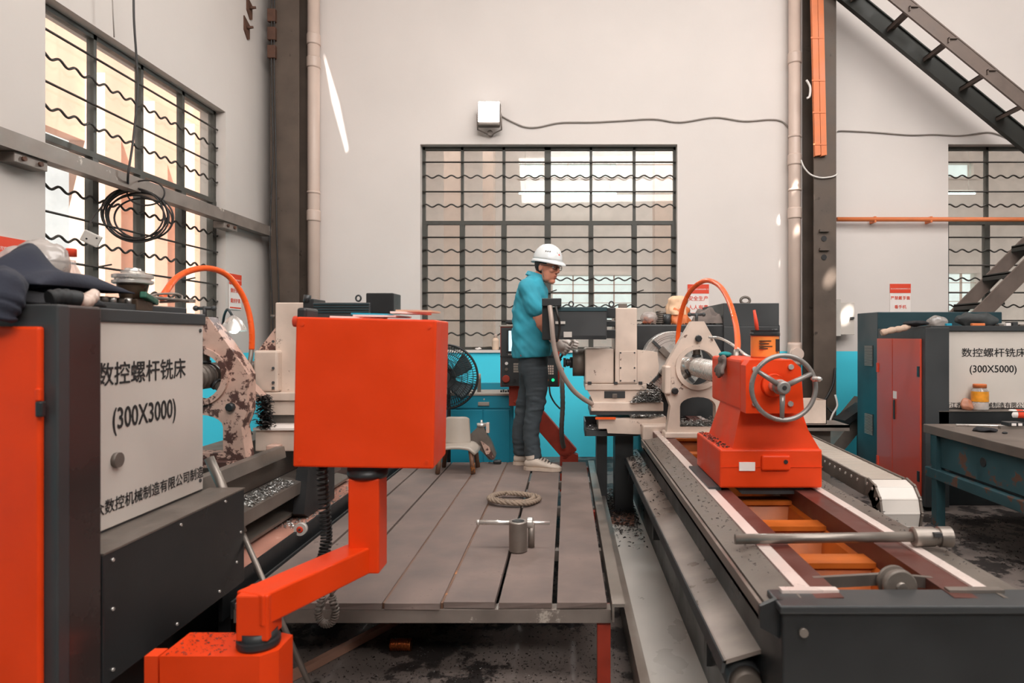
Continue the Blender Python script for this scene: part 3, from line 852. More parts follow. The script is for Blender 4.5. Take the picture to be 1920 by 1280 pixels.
# guide roller at the near end
t = thing('guide_roller', 'small round roller on an arm at the near end of the bed', 'roller', (.86, 1.75, .6))
yR = 1.76; c = P(1683, 1096, yR)
M().lathe([(.040, 0), (.044, .08), (.044, .3), (.036, .34), (.036, .66), (.044, .7), (.044, .92), (.040, 1)], c + Vector((0, -.02, 0)), c + Vector((0, .03, 0)), 28).build('wheel', m_castgrey, t)
M().cyl(c + Vector((0, -.03, 0)), c + Vector((0, .04, 0)), .014, n=16).build('axle', m_steeldull, t)
M().bar(c + Vector((-.01, .045, 0)), Vector((.665, 1.80, .655)), .014, .03).build('arm', m_steeldull, t)
M().bar(c + Vector((0, .045, 0)), Vector((.985, 1.80, .655)), .014, .03).build('arm', m_steeldull, t)

# ------------------------------------------------------------------ tailstock with handwheel
t = thing('tailstock', 'orange tailstock with a grey three-spoke handwheel on the bed', 'tailstock', (AX, 3.0, ZB))
xl, xr, yf, yb = X(1350, 2.8), X(1542, 2.8), 2.8, 3.3
zt = ZB + .175
M().box(xl, xr, yf, yb, ZB + .012, zt, .008).build('base_block', m_orange_worn, t)
M().box(xl + .01, .60, yf + .02, yb - .02, ZB - .03, ZB + .012).build('slide_shoe', m_dark, t)
M().prism([(xl + .07, ZB + .012), (xr - .06, ZB + .012), (xr - .09, ZB - .02), (xl + .1, ZB - .02)], yf + .03, yb, 'xz').build('clamp_shoe', m_dark, t)
# pyramid neck: wide on the base, narrow at the barrel
b4 = [(xl + .055, yf + .012), (xr - .005, yf + .012), (xr - .005, yb - .02), (xl + .055, yb - .02)]
t4 = [(AX - .10, 2.83), (AX + .125, 2.83), (AX + .125, 3.2), (AX - .10, 3.2)]
M().add([(x, y, zt - .004) for x, y in b4] + [(x, y, 1.02) for x, y in t4], [(0, 1, 5, 4), (1, 2, 6, 5), (2, 3, 7, 6), (3, 0, 4, 7), (4, 5, 6, 7), (0, 1, 2, 3)]).build('neck', m_orange_worn, t)
# face plate leaning out to the right
fp = [(AX - .11, 1.005), (AX - .11, 1.20), (AX - .095, 1.222), (AX + .08, 1.222), (AX + .115, 1.19), (AX + .128, 1.005)]
M().prism(fp, 2.72, 2.80, 'xz').build('face_plate', m_orange, t)
M().prism([(AX + .05, 1.20), (AX + .115, 1.19), (AX + .145, 1.10), (AX + .232, zt), (AX + .05, zt)], 2.90, 3.24, 'xz').build('side_web', m_orange, t)
M().box(AX - .11, AX + .115, 2.80, 3.36, 1.005, 1.222, .012).build('barrel_housing', m_orange_worn, t)
M().cyl((AX, 3.36, AZ), (AX, 3.5, AZ), .062, n=28).build('quill', m_steel, t)
M().lathe([(.055, 0), (.055, .3), (.012, 1)], (AX, 3.5, AZ), (AX, 3.62, AZ), 24).build('centre', m_steel, t)
for x, z in ((AX - .075, 1.185), (AX + .072, 1.195), (AX - .075, 1.045), (AX + .07, 1.045)):
    M().cyl((x, 2.708, z), (x, 2.72, z), .011, n=10).build('bolt', m_steel, t)
q = M().box(X(1428, 2.79), X(1482, 2.79), 2.785, 2.80, Z(882, 2.79), Z(853, 2.79), .012).build('boss_plate', m_orange, t)
M().cyl((X(1474, 2.78), 2.782, Z(866, 2.78)), (X(1474, 2.78), 2.786, Z(866, 2.78)), .009, n=14).build('hole', m_ink, q)
M().box(X(1386, 2.795), X(1416, 2.795), 2.795, 2.8, Z(882, 2.8), Z(866, 2.8)).build('name_plate', m_paper, t)
M().box(xl, xr, 2.7965, 2.80, Z(875.4, 2.8), Z(874.6, 2.8)).build('seam_strip', m_orange_worn, t)
# handwheel
hc = Vector((AX, 2.585, AZ))
hw = M().tube([hc + Vector((.125*math.cos(q), .004*math.cos(q), .125*math.sin(q))) for q in [2*PI*k/56 for k in range(56)]], .0095, 12, True).build('handwheel_rim', m_wheel, t)
M().lathe([(.020, 0), (.026, .1), (.026, .75), (.030, .8), (.030, 1)], hc + Vector((0, -.012, 0)), hc + Vector((0, .055, 0)), 24).build('hub', m_wheel, hw)
M().cyl(hc + Vector((0, -.014, 0)), hc + Vector((0, -.011, 0)), .009, n=12).build('hub_socket', m_ink, hw)
for a in (150, 30, 270):
    a = math.radians(a - 3); dd = Vector((math.cos(a), 0, math.sin(a)))
    M().tube([hc + dd*.02 + Vector((0, .012, 0)), hc + dd*.06 + Vector((0, .006, 0)), hc + dd*.122], [.0115, .010, .0085], 10).build('spoke', m_wheel, hw)
a = math.radians(17)
M().lathe([(.007, 0), (.011, .2), (.010, .8), (.005, 1)], hc + Vector((.116*math.cos(a), -.0, .116*math.sin(a))), hc + Vector((.116*math.cos(a) + .012, -.06, .116*math.sin(a) + .003)), 12).build('crank_handle', m_steel, hw)
M().cyl((AX, 2.62, AZ), (AX, 2.73, AZ), .024, n=20).build('screw_shaft', m_steel, t)
M().lathe([(.05, 0), (.045, 1)], (AX, 2.72, AZ), (AX, 2.70, AZ), 24).build('bearing_cover', m_orange, t)

# paint tin with brush and small bottle on the tailstock
zt2 = 1.222
t = thing('paint_tin', 'orange labelled tin with a black rim on the tailstock', 'tin', (X(1434, 3.02), 3.02, zt2))
c = Vector((X(1434, 3.02), 3.02, zt2))
M().lathe([(.060, 0), (.062, .04), (.062, .8), (.060, .82)], c, c + Vector((0, 0, .125)), 28).build('body', m_duct, t)
M().lathe([(.063, 0), (.066, .1), (.066, .5), (.063, .6), (.063, .9), (.066, 1)], c + Vector((0, 0, .098)), c + Vector((0, 0, .125)), 28).build('rim', m_black, t)
M().lathe([(.0625, 0), (.0625, 1)], c + Vector((0, 0, .008)), c + Vector((0, 0, .094)), 28, False).build('label', mat('tin_label', (234, 140, 62), .4, 0, .08), t)
for k, (w_, zz) in enumerate(((.05, .074), (.04, .062), (.055, .05), (.035, .04))):
    M().box(c.x - .04, c.x - .04 + w_, c.y - .0635, c.y - .050, c.z + zz, c.z + zz + .005).build('label_print', m_brush, t)
M().box(c.x + .032, c.x + .05, c.y - .054, c.y - .04, c.z + .03, c.z + .085).build('label_print', m_ink, t)
o = thing('paint_brush', 'brush with a red handle standing in the orange tin', 'brush', c + Vector((-.02, 0, .03)))
M().tube([P(1421, 628, 3.02), P(1418, 606, 3.02), P(1414, 581, 3.02)], [.008, .009, .006], 10).build('handle', m_inkred, o)
M().tube([P(1421, 640, 3.02), P(1420, 622, 3.02)], [.010, .008], 10).build('ferrule', m_steel, o)
o = M().lathe([(.012, 0), (.014, .1), (.014, .7), (.010, .8), (.012, .85), (.012, 1)], P(1453, 650, 3.02), P(1453, 616, 3.02), 14).build('marker', m_black, origin=P(1453, 650, 3.02)); tag(o, 'black marker standing in the orange tin', 'marker')

# rag gloves draped at the hose end
t = thing('work_glove', 'grey knitted glove with teal cuff draped over the tailstock', 'glove', P(1378, 690, 3.25))
gx = AX - .11 - .006
m = M()
for k, (du, L_) in enumerate(((-9, 14), (-4, 20), (2, 24), (8, 20), (13, 12))):
    a_ = Vector((gx - .004, 3.05 + k*.022, 1.19)); m.tube(spline([a_ + Vector((0, 0, .03)), a_, a_ + Vector((-.012, (k-2)*.006, -.02)), a_ + Vector((-.014, (k-2)*.012, -.016 - L_*.002))], 4), [.010]*12 + [.006], 8)
m.build('fingers', m_rag, t)
M().ball((gx - .002, 3.095, 1.215), .014, .055, .022, 16, 10).build('palm', m_rag, t)
M().ball((gx + .012, 3.10, 1.235), .03, .035, .014, 16, 10).build('cuff', mat('teal_knit', (30, 128, 130), .9, 0, .3, 40, .3), t)

# work piece: screw shaft
def screw_shaft(nm, label, ax, az, y0, y1, y2, r, mt, pitch=.042):
    t = thing(nm, label, 'screw', (ax, y0, az - r))
    nseg = 20; rings = []
    m = M(); L_ = y1 - y0; n = int(L_/pitch*10)
    for i in range(n + 1):
        y = y0 + L_*i/n; ring = []
        for k in range(nseg):
            q = 2*PI*k/nseg
            ph = (y/pitch*2*PI + q)
            rr = r*(1 - .24*max(0, math.sin(ph))**.5) if math.sin(ph) > 0 else r
            ring.append((ax + rr*math.cos(q), y, az + rr*math.sin(q)))
        rings.append(ring)
    m.loft(rings); m.build('thread', mt, t)
    M().cyl((ax, y1 - .002, az), (ax, y2, az), r*.86, n=24).build('journal', mt, t)
    return t
screw_shaft('feed_screw', 'bright silver threaded screw held in the right machine', AX, AZ, 3.55, 4.42, 5.25, .062, m_steel)

# ------------------------------------------------------------------ steady rests (frames round the screw)
def steady(label, ax, y, mt, w=.205, th=.09, flip=1):
    t = thing('steady_rest', label, 'steady rest', (ax, y, ZB))
    prof = [(-w, ZB), (w, ZB), (w, ZB + .25), (w - .03, ZB + .5), (.04, 1.415), (-.04, 1.415), (-w + .02, ZB + .5), (-w, ZB + .46), (-w - .0, ZB + .28), (-w + .03, ZB + .2)]
    hole = [(x, z) for x, z in circle2(0, AZ, .118, 30)]
    arch = [(-.115, ZB + .07), (.115, ZB + .07), (.115, ZB + .2)] + [(.115*math.cos(q), ZB + .2 + .06*math.sin(q)) for q in [PI*k/10 for k in range(1, 10)]] + [(-.115, ZB + .2)]
    M().prism([(ax + a*flip, b) for a, b in prof], y - th/2, y + th/2, 'xz', holes=[[(ax + a, b) for a, b in hole], [(ax + a, b) for a, b in arch]]).build('frame', mt, t)
    # raised ring and ribs
    M().prism(circle2(ax, AZ, .145, 30), y - th/2 - .018, y - th/2, 'xz', holes=[circle2(ax, AZ, .116, 30)]).build('ring', mt, t)
    M().box(ax - w - .012, ax - w + .03, y - th/2 - .03, y + th/2 + .02, ZB + .28, ZB + .46, .01).build('hinge_block', mt, t)
    M().box(ax - w - .01, ax + w + .01, y - th/2 - .03, y + th/2 + .03, ZB, ZB + .035, .006).build('foot', mt, t)
    for a in (90, 215, 325):
        q = math.radians(a); d = Vector((math.cos(q), 0, math.sin(q)))
        c = Vector((ax, y, AZ))
        j = M().cyl(c + d*.064, c + d*.16, .024, n=14).build('jaw', m_castgrey, t)
        M().cyl(c + d*.064, c + d*.078, .03, n=14).build('roller', m_dark, j)
    for x, z in ((0, AZ + .185), (-.15, ZB + .3), (.16, ZB + .3)):
        M().lathe([(.018, 0), (.022, .2), (.022, .8), (.016, 1)], (ax + x, y - th/2, z), (ax + x, y - th/2 - .035, z), 8).build('lock_knob', m_black, t)
    # screw with a cross handle on top
    M().cyl((ax, y, 1.41), (ax, y, 1.47), .01, n=10).build('top_screw', m_dark, t)
    M().cyl((ax - .045, y, 1.46), (ax + .045, y, 1.46), .009, n=10).build('cross_handle', m_dark, t)
    for s in (-1, 1): M().ball((ax + s*.045, y, 1.46), .014, nu=10, nv=8).build('handle_knob', m_dark, t)
    return t
steady('beige steady rest around the silver screw behind the orange tailstock', AX, 4.32, m_beige)
sx0 = X(1274, 4.3)
def _arch():
    return (random.uniform(AX - .11, AX + .11), 4.32 + random.uniform(-.05, .04), ZB + .072 + abs(random.gauss(0, .018)))
chips('steady_chips', 'silver chips lying in the opening of the right steady rest', 1300, _arch, m_chip, (.004, .010))

# ------------------------------------------------------------------ milling carriage of the right machine
def carriage(label, ox, y, s, mb, md, part_of):
    """milling head beside the bed: ox = x of its bed-side edge, s = -1 head to the left of the bed, +1 to the right; q scales px at 4.75 m"""
    k = 4.75 / F
    def xx(u): return ox + s * (1243 - u) * k
    def zz(v): return Z(v, 4.75)
    t = thing('milling_carriage', label, 'milling head', (ox + s*.28, y + .2, ZB))
    def bx(nm, u0, u1, v0, v1, d0, d1, mt, b=.006, par=None):
        return M().box(xx(u0), xx(u1), y + d0, y + d1, zz(v1), zz(v0), b).build(nm, mt, par or t)
    bx('head_block', 1097, 1151, 653, 719, .0, .42, mb, .012)
    bx('column', 1153, 1194, 577, 719, -.02, .36, mb, .008)
    cv = bx('inspection_cover', 1161, 1191, 658, 716, -.026, -.02, mb, .002)
    for u, v in ((1163, 661), (1189, 661), (1163, 689), (1189, 689), (1163, 713), (1189, 713)):
        M().cyl((xx(u), y - .03, zz(v)), (xx(u), y - .024, zz(v)), .006, n=8).build('bolt', md, cv)
    M().prism([(xx(1195), zz(719)), (xx(1195), zz(656)), (xx(1233), zz(660)), (xx(1236), zz(690)), (xx(1234), zz(700)), (xx(1217), zz(719))], y + .01, y + .36, 'xz').build('bevel_cover', mb, t)
    sb = bx('slide_plate', 1097, 1212, 719.5, 731, -.012, .44, mb, .004)
    for u in (1105, 1154, 1200): bx('clamp_block', u - 3, u + 4, 715, 720, -.02, .0, md, .001, sb)
    M().prism([(xx(1101), zz(731)), (xx(1213), zz(731)), (xx(1240), zz(753)), (xx(1112), zz(753)), (xx(1108), zz(744))], y + .0, y + .42, 'xz').build('cross_slide', mb, t)
    ro = bx('slot_recess', 1133, 1172, 733, 746, -.004, .004, md, 0)
    bx('slot_screw', 1148, 1157, 738, 746, -.012, -.003, m_castgrey, .002, ro)
    bx('saddle_plate', 1108, 1243, 753, 770, -.03, .44, mb, .006)
    bx('wiper_strip', 1106, 1243, 770, 777, -.02, .42, m_dark, 0)
    M().prism([(xx(1121), zz(783)), (xx(1215), zz(783)), (xx(1245), zz(778)), (xx(1245), zz(812)), (xx(1138), zz(808)), (xx(1136), zz(800)), (xx(1121), zz(800))], y - .10, y + .4, 'xz').build('saddle', mb, t)
    M().bar((xx(1115), y - .12, zz(780)), (xx(1152), y - .12, zz(780)), .02, .014).build('lever', m_hose, t)
    bx('screw_bracket', 1199, 1245, 790, 818, -.2, -.02, mb, .012)
    M().lathe([(.026, 0), (.026, .8), (.018, 1)], (xx(1206), y - .14, zz(812)), (xx(1206), y - .14, zz(836)), 16).build('oil_cup', mb, t)
    tr = bx('chip_tray', 1097, 1196, 805, 815, -.06, .25, m_dark, 0)
    bx('tray_edge', 1096, 1098, 788, 815, -.06, .25, m_dark, 0, tr); bx('tray_edge', 1097, 1122, 788, 805, .23, .25, m_dark, 0, tr)
    for u0, u1 in ((1120, 1140), (1155, 1190)):
        M().box(xx(u0), xx(u1), y + .1, y + .3, .02, zz(815)).build('tray_support', m_black, t)
    # spindle nose and arbor
    zc = zz(681); yc = y + .16
    M().cyl((xx(1098), yc, zc), (xx(1074), yc, zc), .1, n=28).build('spindle_nose', m_castgrey, t)
    M().lathe([(.04, 0), (.04, .3), (.026, .32), (.03, .6), (.03, .62), (.022, .7), (.034, .72), (.034, 1)], (xx(1074), yc, zc), (xx(1056), yc, zc), 18).build('arbor', m_dark, t)
    # motor lying across the top of the column
    mt_ = M().box(xx(1030), xx(1136), y - .14, y + .12, zz(636), zz(577), .01).build('motor_body', m_dark, t)
    M().box(xx(1032), xx(1136), y - .146, y + .126, zz(585), zz(577), .004).build('motor_rib', m_darkteal, mt_)
    M().box(xx(1032), xx(1134), y - .146, y - .14, zz(636), zz(629), 0).build('motor_rib', m_black, mt_)
    for v0, v1 in ((578, 596), (602, 612), (618, 634)):
        M().box(xx(1134), xx(1152), y - .11, y + .1, zz(v1), zz(v0), .004).build('motor_flange', m_black, t)
    tb = M().box(xx(1018), xx(1053), y - .2, y - .11, zz(576), zz(562), .004).build('terminal_box', m_black, t)
    M().box(xx(1018), xx(1034), y - .16, y + .1, zz(637), zz(574), .006).build('motor_end', m_black, t)
    for u in (1071, 1146):
        c = Vector((xx(u), y - .02, zz(577) + .026))
        M().tube([c + Vector((.016*math.cos(q), 0, .018*math.sin(q))) for q in [2*PI*j/20 for j in range(20)]], .005, 8, True).build('eye_bolt', md, t)
    M().box(xx(1160), xx(1176), y, y + .05, zz(577), zz(569), .003).build('top_fitting', m_castgrey, t)
    M().box(xx(1042), xx(1060), y - .155, y - .146, zz(608), zz(603)).build('cable_clip', m_tray, t)
    M().box(xx(1057), xx(1072), y - .155, y - .146, zz(632), zz(622)).build('rating_plate', m_tray, t)
    return t, xx, zz
YC = 4.75
car, cx, cz = carriage('beige milling head with a black motor beside the worker', X(1243, 4.75), YC, -1, m_beige, m_dark, 'R')
chips('carriage_chips', 'heap of silver chips on the beige milling head', 2600,
      lambda: (lambda a: (cx(1183 + 55*a), YC - .06 + random.uniform(0, .1), cz(753) + abs(random.gauss(0, .04))*(a*(1.35-a))*2.6))(random.random()), m_chip, (.005, .013))
chips('carriage_tray_chips', 'silver chips on the dark tray below the beige milling head', 700, lambda: (random.uniform(cx(1099), cx(1190)), YC - .05 + random.uniform(0, .26), cz(805) + .002 + random.random()*.006), m_chip, (.004, .011))
chips('carriage_slide_chips', 'silver chips on the lower slide of the beige milling head', 500, lambda: (random.uniform(cx(1180), cx(1242)), YC - .09 + random.uniform(0, .12), cz(780) + .002 + random.random()*.014), m_chip, (.004, .011))
# thick conduit from the motor down to the carriage
o = M().tube(spline([P(1031, 574, 4.54), P(1034, 600, 4.5), P(1039, 650, 4.5), P(1052, 695, 4.52), P(1072, 728, 4.6), P(1092, 746, 4.66), P(1110, 757, 4.73)], 8), .017, 12).build('conduit_hose', m_conduit, origin=P(1110, 757, 4.73))
tag(o, 'thick grey conduit hose curving from the motor to the beige milling head', 'hose')
o = M().tube(spline([P(1042, 574, 4.54), P(1046, 592, 4.52), P(1049, 605, 4.54), P(1048, 625, 4.56), P(1044, 640, 4.58)], 6), .008, 8).build('motor_cable', m_cable, origin=P(1044, 640, 4.58))
tag(o, 'black cable hanging from the motor terminal box', 'cable')

# ------------------------------------------------------------------ headstock with chuck
t = thing('headstock', 'dark grey headstock with a large slotted steel chuck', 'headstock', (1.1, 5.8, 0))
M().box(.56, 1.75, 5.47, 6.2, .55, 1.416, .012).build('gearbox', m_black, t)
M().box(1.28, 1.735, 5.45, 6.3, 1.40, 1.59, .004).build('upper_box', m_dark, t)
M().box(1.28, 1.735, 5.44, 5.47, .7, 1.40, .004).build('front_cover', m_dark, t)
c = Vector((X(1411, 5.5) + .02, 5.8, 1.61))
M().tube([c + Vector((.04*math.cos(q), 0, .02 + .03*math.sin(q))) for q in [2*PI*j/16 for j in range(16)]], .012, 8, True).build('lifting_eye', m_castgrey, t)
M().box(.6, 1.7, 5.5, 6.15, 0, .56).build('pedestal', m_black, t)
ch = M().lathe([(.235, 0), (.24, .06), (.24, .9), (.20, 1)], (AX, 5.27, AZ), (AX, 5.47, AZ), 48).build('chuck', m_steel, t)
for r in (.19, .205, .165):
    M().prism(circle2(AX, AZ, r, 48), 5.2685, 5.271, 'xz', holes=[circle2(AX, AZ, r - .003, 48)]).build('chuck_groove', m_castgrey, ch)
for a in (45, 135, 225, 315):
    q = math.radians(a); R = Matrix.Rotation(-q, 3, 'Y'); d = Vector((math.cos(q), 0, math.sin(q)))
    M().cbox(Vector((AX, 5.262, AZ)) + d*.15, (.16, .02, .022), 0, R).build('chuck_slot', m_dark, ch)
    M().cbox(Vector((AX, 5.24, AZ)) + d*.105, (.085, .06, .05), .004, R).build('jaw', m_castgrey, ch)

# clutter on the headstock
zh = 1.416
t = thing('plastic_bag', 'clear plastic bag of snacks on the headstock', 'bag', P(1217, 608, 5.55))
c = Vector((X(1217, 5.6), 5.6, zh + .055))
m_bag = glass('clear_plastic', (235, 225, 220), .5, .15, .15)
M().ball(c, .075, .06, .056, 18, 12).build('film', m_bag, t)
for k in range(5):
    M().ball(c + Vector((random.uniform(-.04, .04), random.uniform(-.03, .03), random.uniform(-.035, .0))), .02, .018, .016, 10, 8).build('snack', m_duct, t)
c = Vector((X(1240, 5.7), 5.7, zh))
t = thing('coil_spring', 'dark coil spring standing on the headstock', 'spring', c)
M().tube([c + Vector((.042*math.cos(q*.7), .042*math.sin(q*.7), .008 + .105*q/60)) for q in range(61)], .0075, 8).build('coil', m_castgrey, t)
t = thing('parts_cup', 'dark cup of small parts on the headstock', 'cup', (X(1249, 5.62), 5.62, zh))
M().lathe([(.028, 0), (.032, 1)], (X(1251, 5.62), 5.62, zh), (X(1251, 5.62), 5.62, zh + .09), 16).build('body', m_dark, t)
t = thing('paper_sack', 'crumpled orange and cream paper sack on the headstock', 'sack', P(1275, 608, 5.62))
m = M(); c = Vector((X(1274, 5.66), 5.66, zh))
def sack(a, b):
    q = a*2*PI; r = .075*(1 - .5*b**3); z = .16*b
    n_ = noise.noise(Vector((math.cos(q)*2, math.sin(q)*2, b*3)))*.028
    return c + Vector(((r + n_)*math.cos(q)*1.2, (r + n_)*math.sin(q)*.8, z))
m.grid(sack, 28, 14).build('lower_wrap', m_duct, t)
m = M(); c = c + Vector((-.015, .01, .085)); m.grid(lambda a, b: sack(a, b)*1.0, 28, 14).build('upper_wrap', mat('cream_paper', (238, 196, 160), .8, 0, .1, 8), t)
t = thing('rag_pile', 'heap of grey rags on the headstock beside the dark box', 'rags', (X(1335, 5.6), 5.6, zh))
c = Vector((X(1325, 5.55), 5.55, zh + .01))
m = M().grid(lambda a, b: c + Vector(((a-.5)*.26, (b-.5)*.14, (.06 + .11*(noise.noise(Vector((a*5, b*4, 2)))+.5))*math.sin(PI*a)**.6*math.sin(PI*b)**.6)), 40, 20)
m.build('rag', m_rag, t)
chips('headstock_chips', 'chips and dirt strewn on top of the headstock', 260, lambda: (random.uniform(.6, 1.25), random.uniform(5.5, 5.8), zh + .004), m_chipdark, (.006, .016))

# orange coolant hose arches
o = M().tube(spline([P(1270, 655, 4.9), P(1272, 620, 4.9), P(1279, 580, 4.85), P(1295, 545, 4.75), P(1322, 526, 4.6), P(1348, 535, 4.4), P(1367, 565, 4.1), P(1379, 605, 3.85), P(1383, 640, 3.6), P(1381, 668, 3.4)], 8), .0165, 12).build('coolant_hose', m_hose, origin=P(1381, 668, 3.4))
tag(o, 'orange hose arching over the right machine', 'hose')
o = thing('hose_coupling', 'brass coupling where the orange hose meets the tailstock', 'coupling', P(1381, 676, 3.35))
M().lathe([(.014, 0), (.02, .1), (.02, .5), (.015, .55), (.017, 1)], Vector((X(1381, 3.36) , 3.36, 1.20)), P(1381, 658, 3.4), 10).build('nut', m_steeldull, o)
o = M().tube(spline([P(1330, 632, 4.0), P(1350, 634, 3.9), P(1375, 647, 3.6), P(1396, 664, 3.3), P(1415, 672, 3.2), P(1445, 672, 3.15)], 8), .008, 8).build('steel_pipe', m_steel, origin=P(1445, 674, 3.2))
tag(o, 'thin silver pipe bending down behind the paint tin', 'pipe')

# ------------------------------------------------------------------ drag chain right of the bed
t = thing('drag_chain', 'grey cable drag chain curling along the right of the bed', 'drag chain', (1.66, 4.3, .3))
rb = .13; zc_ = .60 - rb; ye = 3.32
path = []
L1 = 5.38 - ye; sp = .082
n1 = int(L1 / sp)
for k in range(n1): path.append((5.38 - k*sp, .60, 0.0))
for k in range(6):
    q = (k + .5)/6 * PI
    path.append((ye - rb*math.sin(q), zc_ + rb*math.cos(q), q))
for k in range(5): path.append((ye + .04 + k*sp, zc_ - rb, PI))
for y, z, q in path:
    R = Matrix.Rotation(-q, 3, 'X').to_4x4()
    xo = 1.60 + .10*max(0, (y - 3.3))/2.2
    MX = Matrix.Translation((xo, y, z)) @ Matrix.Rotation(q, 4, 'X')
    lk = M().box(-.09, .09, -.039, .039, -.012, 0, .003, MX).build('link_cover', m_tray if q > .2 else m_plastic, t)
    for s in (-1, 1):
        M().box(s*.09, s*.102, -.047, .047, -.085, .008, .003, MX).build('side_plate', m_castgrey, lk)
    M().cyl(MX @ Vector((-.106, .035, -.02)), MX @ Vector((.106, .035, -.02)), .008, n=8).build('pin', m_steel, lk)
t = thing('chain_trough', 'grey metal trough carrying the drag chain', 'trough', (1.6, 4.2, 0))
M().box(1.42, 1.85, 3.3, 5.42, .245, .255).box(1.42, 1.43, 3.3, 5.42, .0, .25).box(1.84, 1.85, 3.3, 5.42, 0, .25).build('shelf', m_galv, t)
M().box(1.20, 1.43, 1.9, 5.42, .50, .51).build('cover_plate', m_castgrey, t)
for y in (2.0, 3.5, 5.2): M().box(1.22, 1.26, y, y + .04, .02, .5).build('leg', m_dark, t)

# box on a tray behind the tailstock
t = thing('metal_tray', 'small rusty tray on a dark post behind the handwheel', 'tray', (X(1540, 5.2), 5.2, 0))
M().box(X(1495, 5.2), X(1588, 5.2), 5.15, 5.45, Z(800, 5.2), Z(795, 5.2)).box(X(1495, 5.2), X(1588, 5.2), 5.15, 5.16, Z(806, 5.2), Z(795, 5.2)).build('top', m_galv, t)
M().box(X(1515, 5.2), X(1562, 5.2), 5.25, 5.4, 0, Z(800, 5.2)).build('post', m_castgrey, t)
t = thing('parts_box', 'cream painted open metal box on the rusty tray', 'box', (X(1528, 5.2), 5.3, Z(795, 5.2)))
x0, x1, z0, z1 = X(1502, 5.2), X(1550, 5.2), Z(795, 5.2), Z(750, 5.2)
for nm, a in (('side', (x0, x1, 5.2, 5.206)), ('side', (x0, x1, 5.394, 5.4)), ('side', (x0, x0 + .006, 5.2, 5.4)), ('side', (x1 - .006, x1, 5.2, 5.4))):
    M().box(*a, z0, z1).build(nm, m_beige, t)
M().box(x0, x1, 5.2, 5.4, z0, z0 + .006).build('bottom', m_beige, t)
t = thing('chip_conveyor', 'dark inclined chip conveyor between the column and the right cabinet', 'conveyor', (2.4, 6.3, 0))
M().bar(P(1545, 850, 6.55), P(1625, 752, 6.6), .3, .12, (0, 0, 1)).build('chute', m_castgrey, t)
M().bar(P(1575, 790, 6.42) , P(1618, 760, 6.46), .2, .05).build('hopper', m_black, t)
for u in (1560, 1612): M().box(X(u, 6.6) - .03, X(u, 6.6) + .03, 6.53, 6.6, 0, Z(838 if u < 1580 else 775, 6.6)).build('leg', m_dark, t)

chips('tailstock_chips', 'dark chips scattered on the base of the orange tailstock', 160, lambda: (random.uniform(xl + .005, xl + .05), random.uniform(2.82, 3.28), ZB + .178), m_chipdark, (.003, .008))
chips('bed_chips', 'dark chips scattered along the ways of the right bed', 420, lambda: (random.choice((random.uniform(.51, .58), random.uniform(1.10, 1.17))), random.uniform(1.8, 4.2), ZB + .004), m_chipdark, (.002, .006))

# ================================================================== left cabinet (near camera)
XS, XP = -1.2, -1.33
t = thing('electric_cabinet', 'dark cabinet with an orange door and a lettered white panel at the left edge', 'cabinet', (-1.6, 2.0, 0))
YD = 1.57
M().box(-2.25, XS, YD, 1.72, .10, 1.395, .006).build('front_body', m_darkbrown, t)
M().box(-2.25, XS + .004, YD - .004, YD + .035, .10, 1.395, .004).build('front_frame', m_dark, t)
dr = M().box(-2.1, X(75, YD - .02), YD - .022, YD - .004, .14, Z(612, YD - .02), .006).build('door', m_orange, t)
M().box(X(67, 1.54), X(80, 1.54), YD - .034, YD - .018, Z(782, 1.54), Z(752, 1.54), .004).build('hinge', m_black, dr)
M().box(X(64, 1.54), X(74, 1.54), YD - .03, YD - .02, Z(752, 1.54), Z(728, 1.54), .003).build('hinge_leaf', m_orange, dr)
M().box(-2.25, XP, 1.72, 2.43, .41, 1.36).build('body', m_dark, t)
M().box(-2.25, XP + .012, 1.715, 2.435, 1.36, 1.40, .004).build('top_cover', m_dark, t)
pn = M().box(XP - .002, XP + .006, 1.72, 2.425, .765, 1.362, .002).build('panel', m_panelw, t)
xt = XP + .0065
TX = (0, 1, 0)
# lettering: heights read off the panel at 1.91..2.42 m
lettering('lettering', '数控螺杆铣床', m_ink, pn, (xt, 2.094, 1.205), TX, (0, 0, 1), .072, bold=.014, sx=1.02)
lettering('lettering', '(300X3000)', m_ink, pn, (xt, 2.098, 1.075), TX, (0, 0, 1), .088, bold=.018, sx=.75)
lettering('lettering', '浙江齐众数控机械制造有限公司制造', m_ink, pn, (xt, 2.425, .826), TX, (0, 0, 1), .044, align='RIGHT', bold=.014, sx=.98)
M().cyl((xt - .002, 1.955, Z(862, 1.955)), (xt + .012, 1.955, Z(862, 1.955)), .022, n=24).build('push_lock', m_castgrey, pn)
for z in (.80, 1.34): M().cyl((xt - .002, 2.405, z), (xt + .003, 2.405, z), .007, n=8).build('rivet', m_dark, pn)
sk = M().box(XP, XS, 1.725, 2.48, .41, .752, .003).build('skirt_box', m_black, t)
M().box(XP, XS + .002, 1.725, 2.482, .752, .757).build('skirt_ledge', m_castgrey, sk)
for y, z in ((1.76, .73), (2.07, .735), (2.34, .74), (2.45, .60), (1.76, .60), (1.76, .44), (2.05, .435), (2.42, .5), (2.3, .44)):
    M().cyl((XS - .001, y, z), (XS + .004, y, z), .005, n=8).build('rivet', m_steel, sk)
M().box(-2.2, -1.42, 1.62, 2.4, 0, .41).build('plinth', m_black, t)

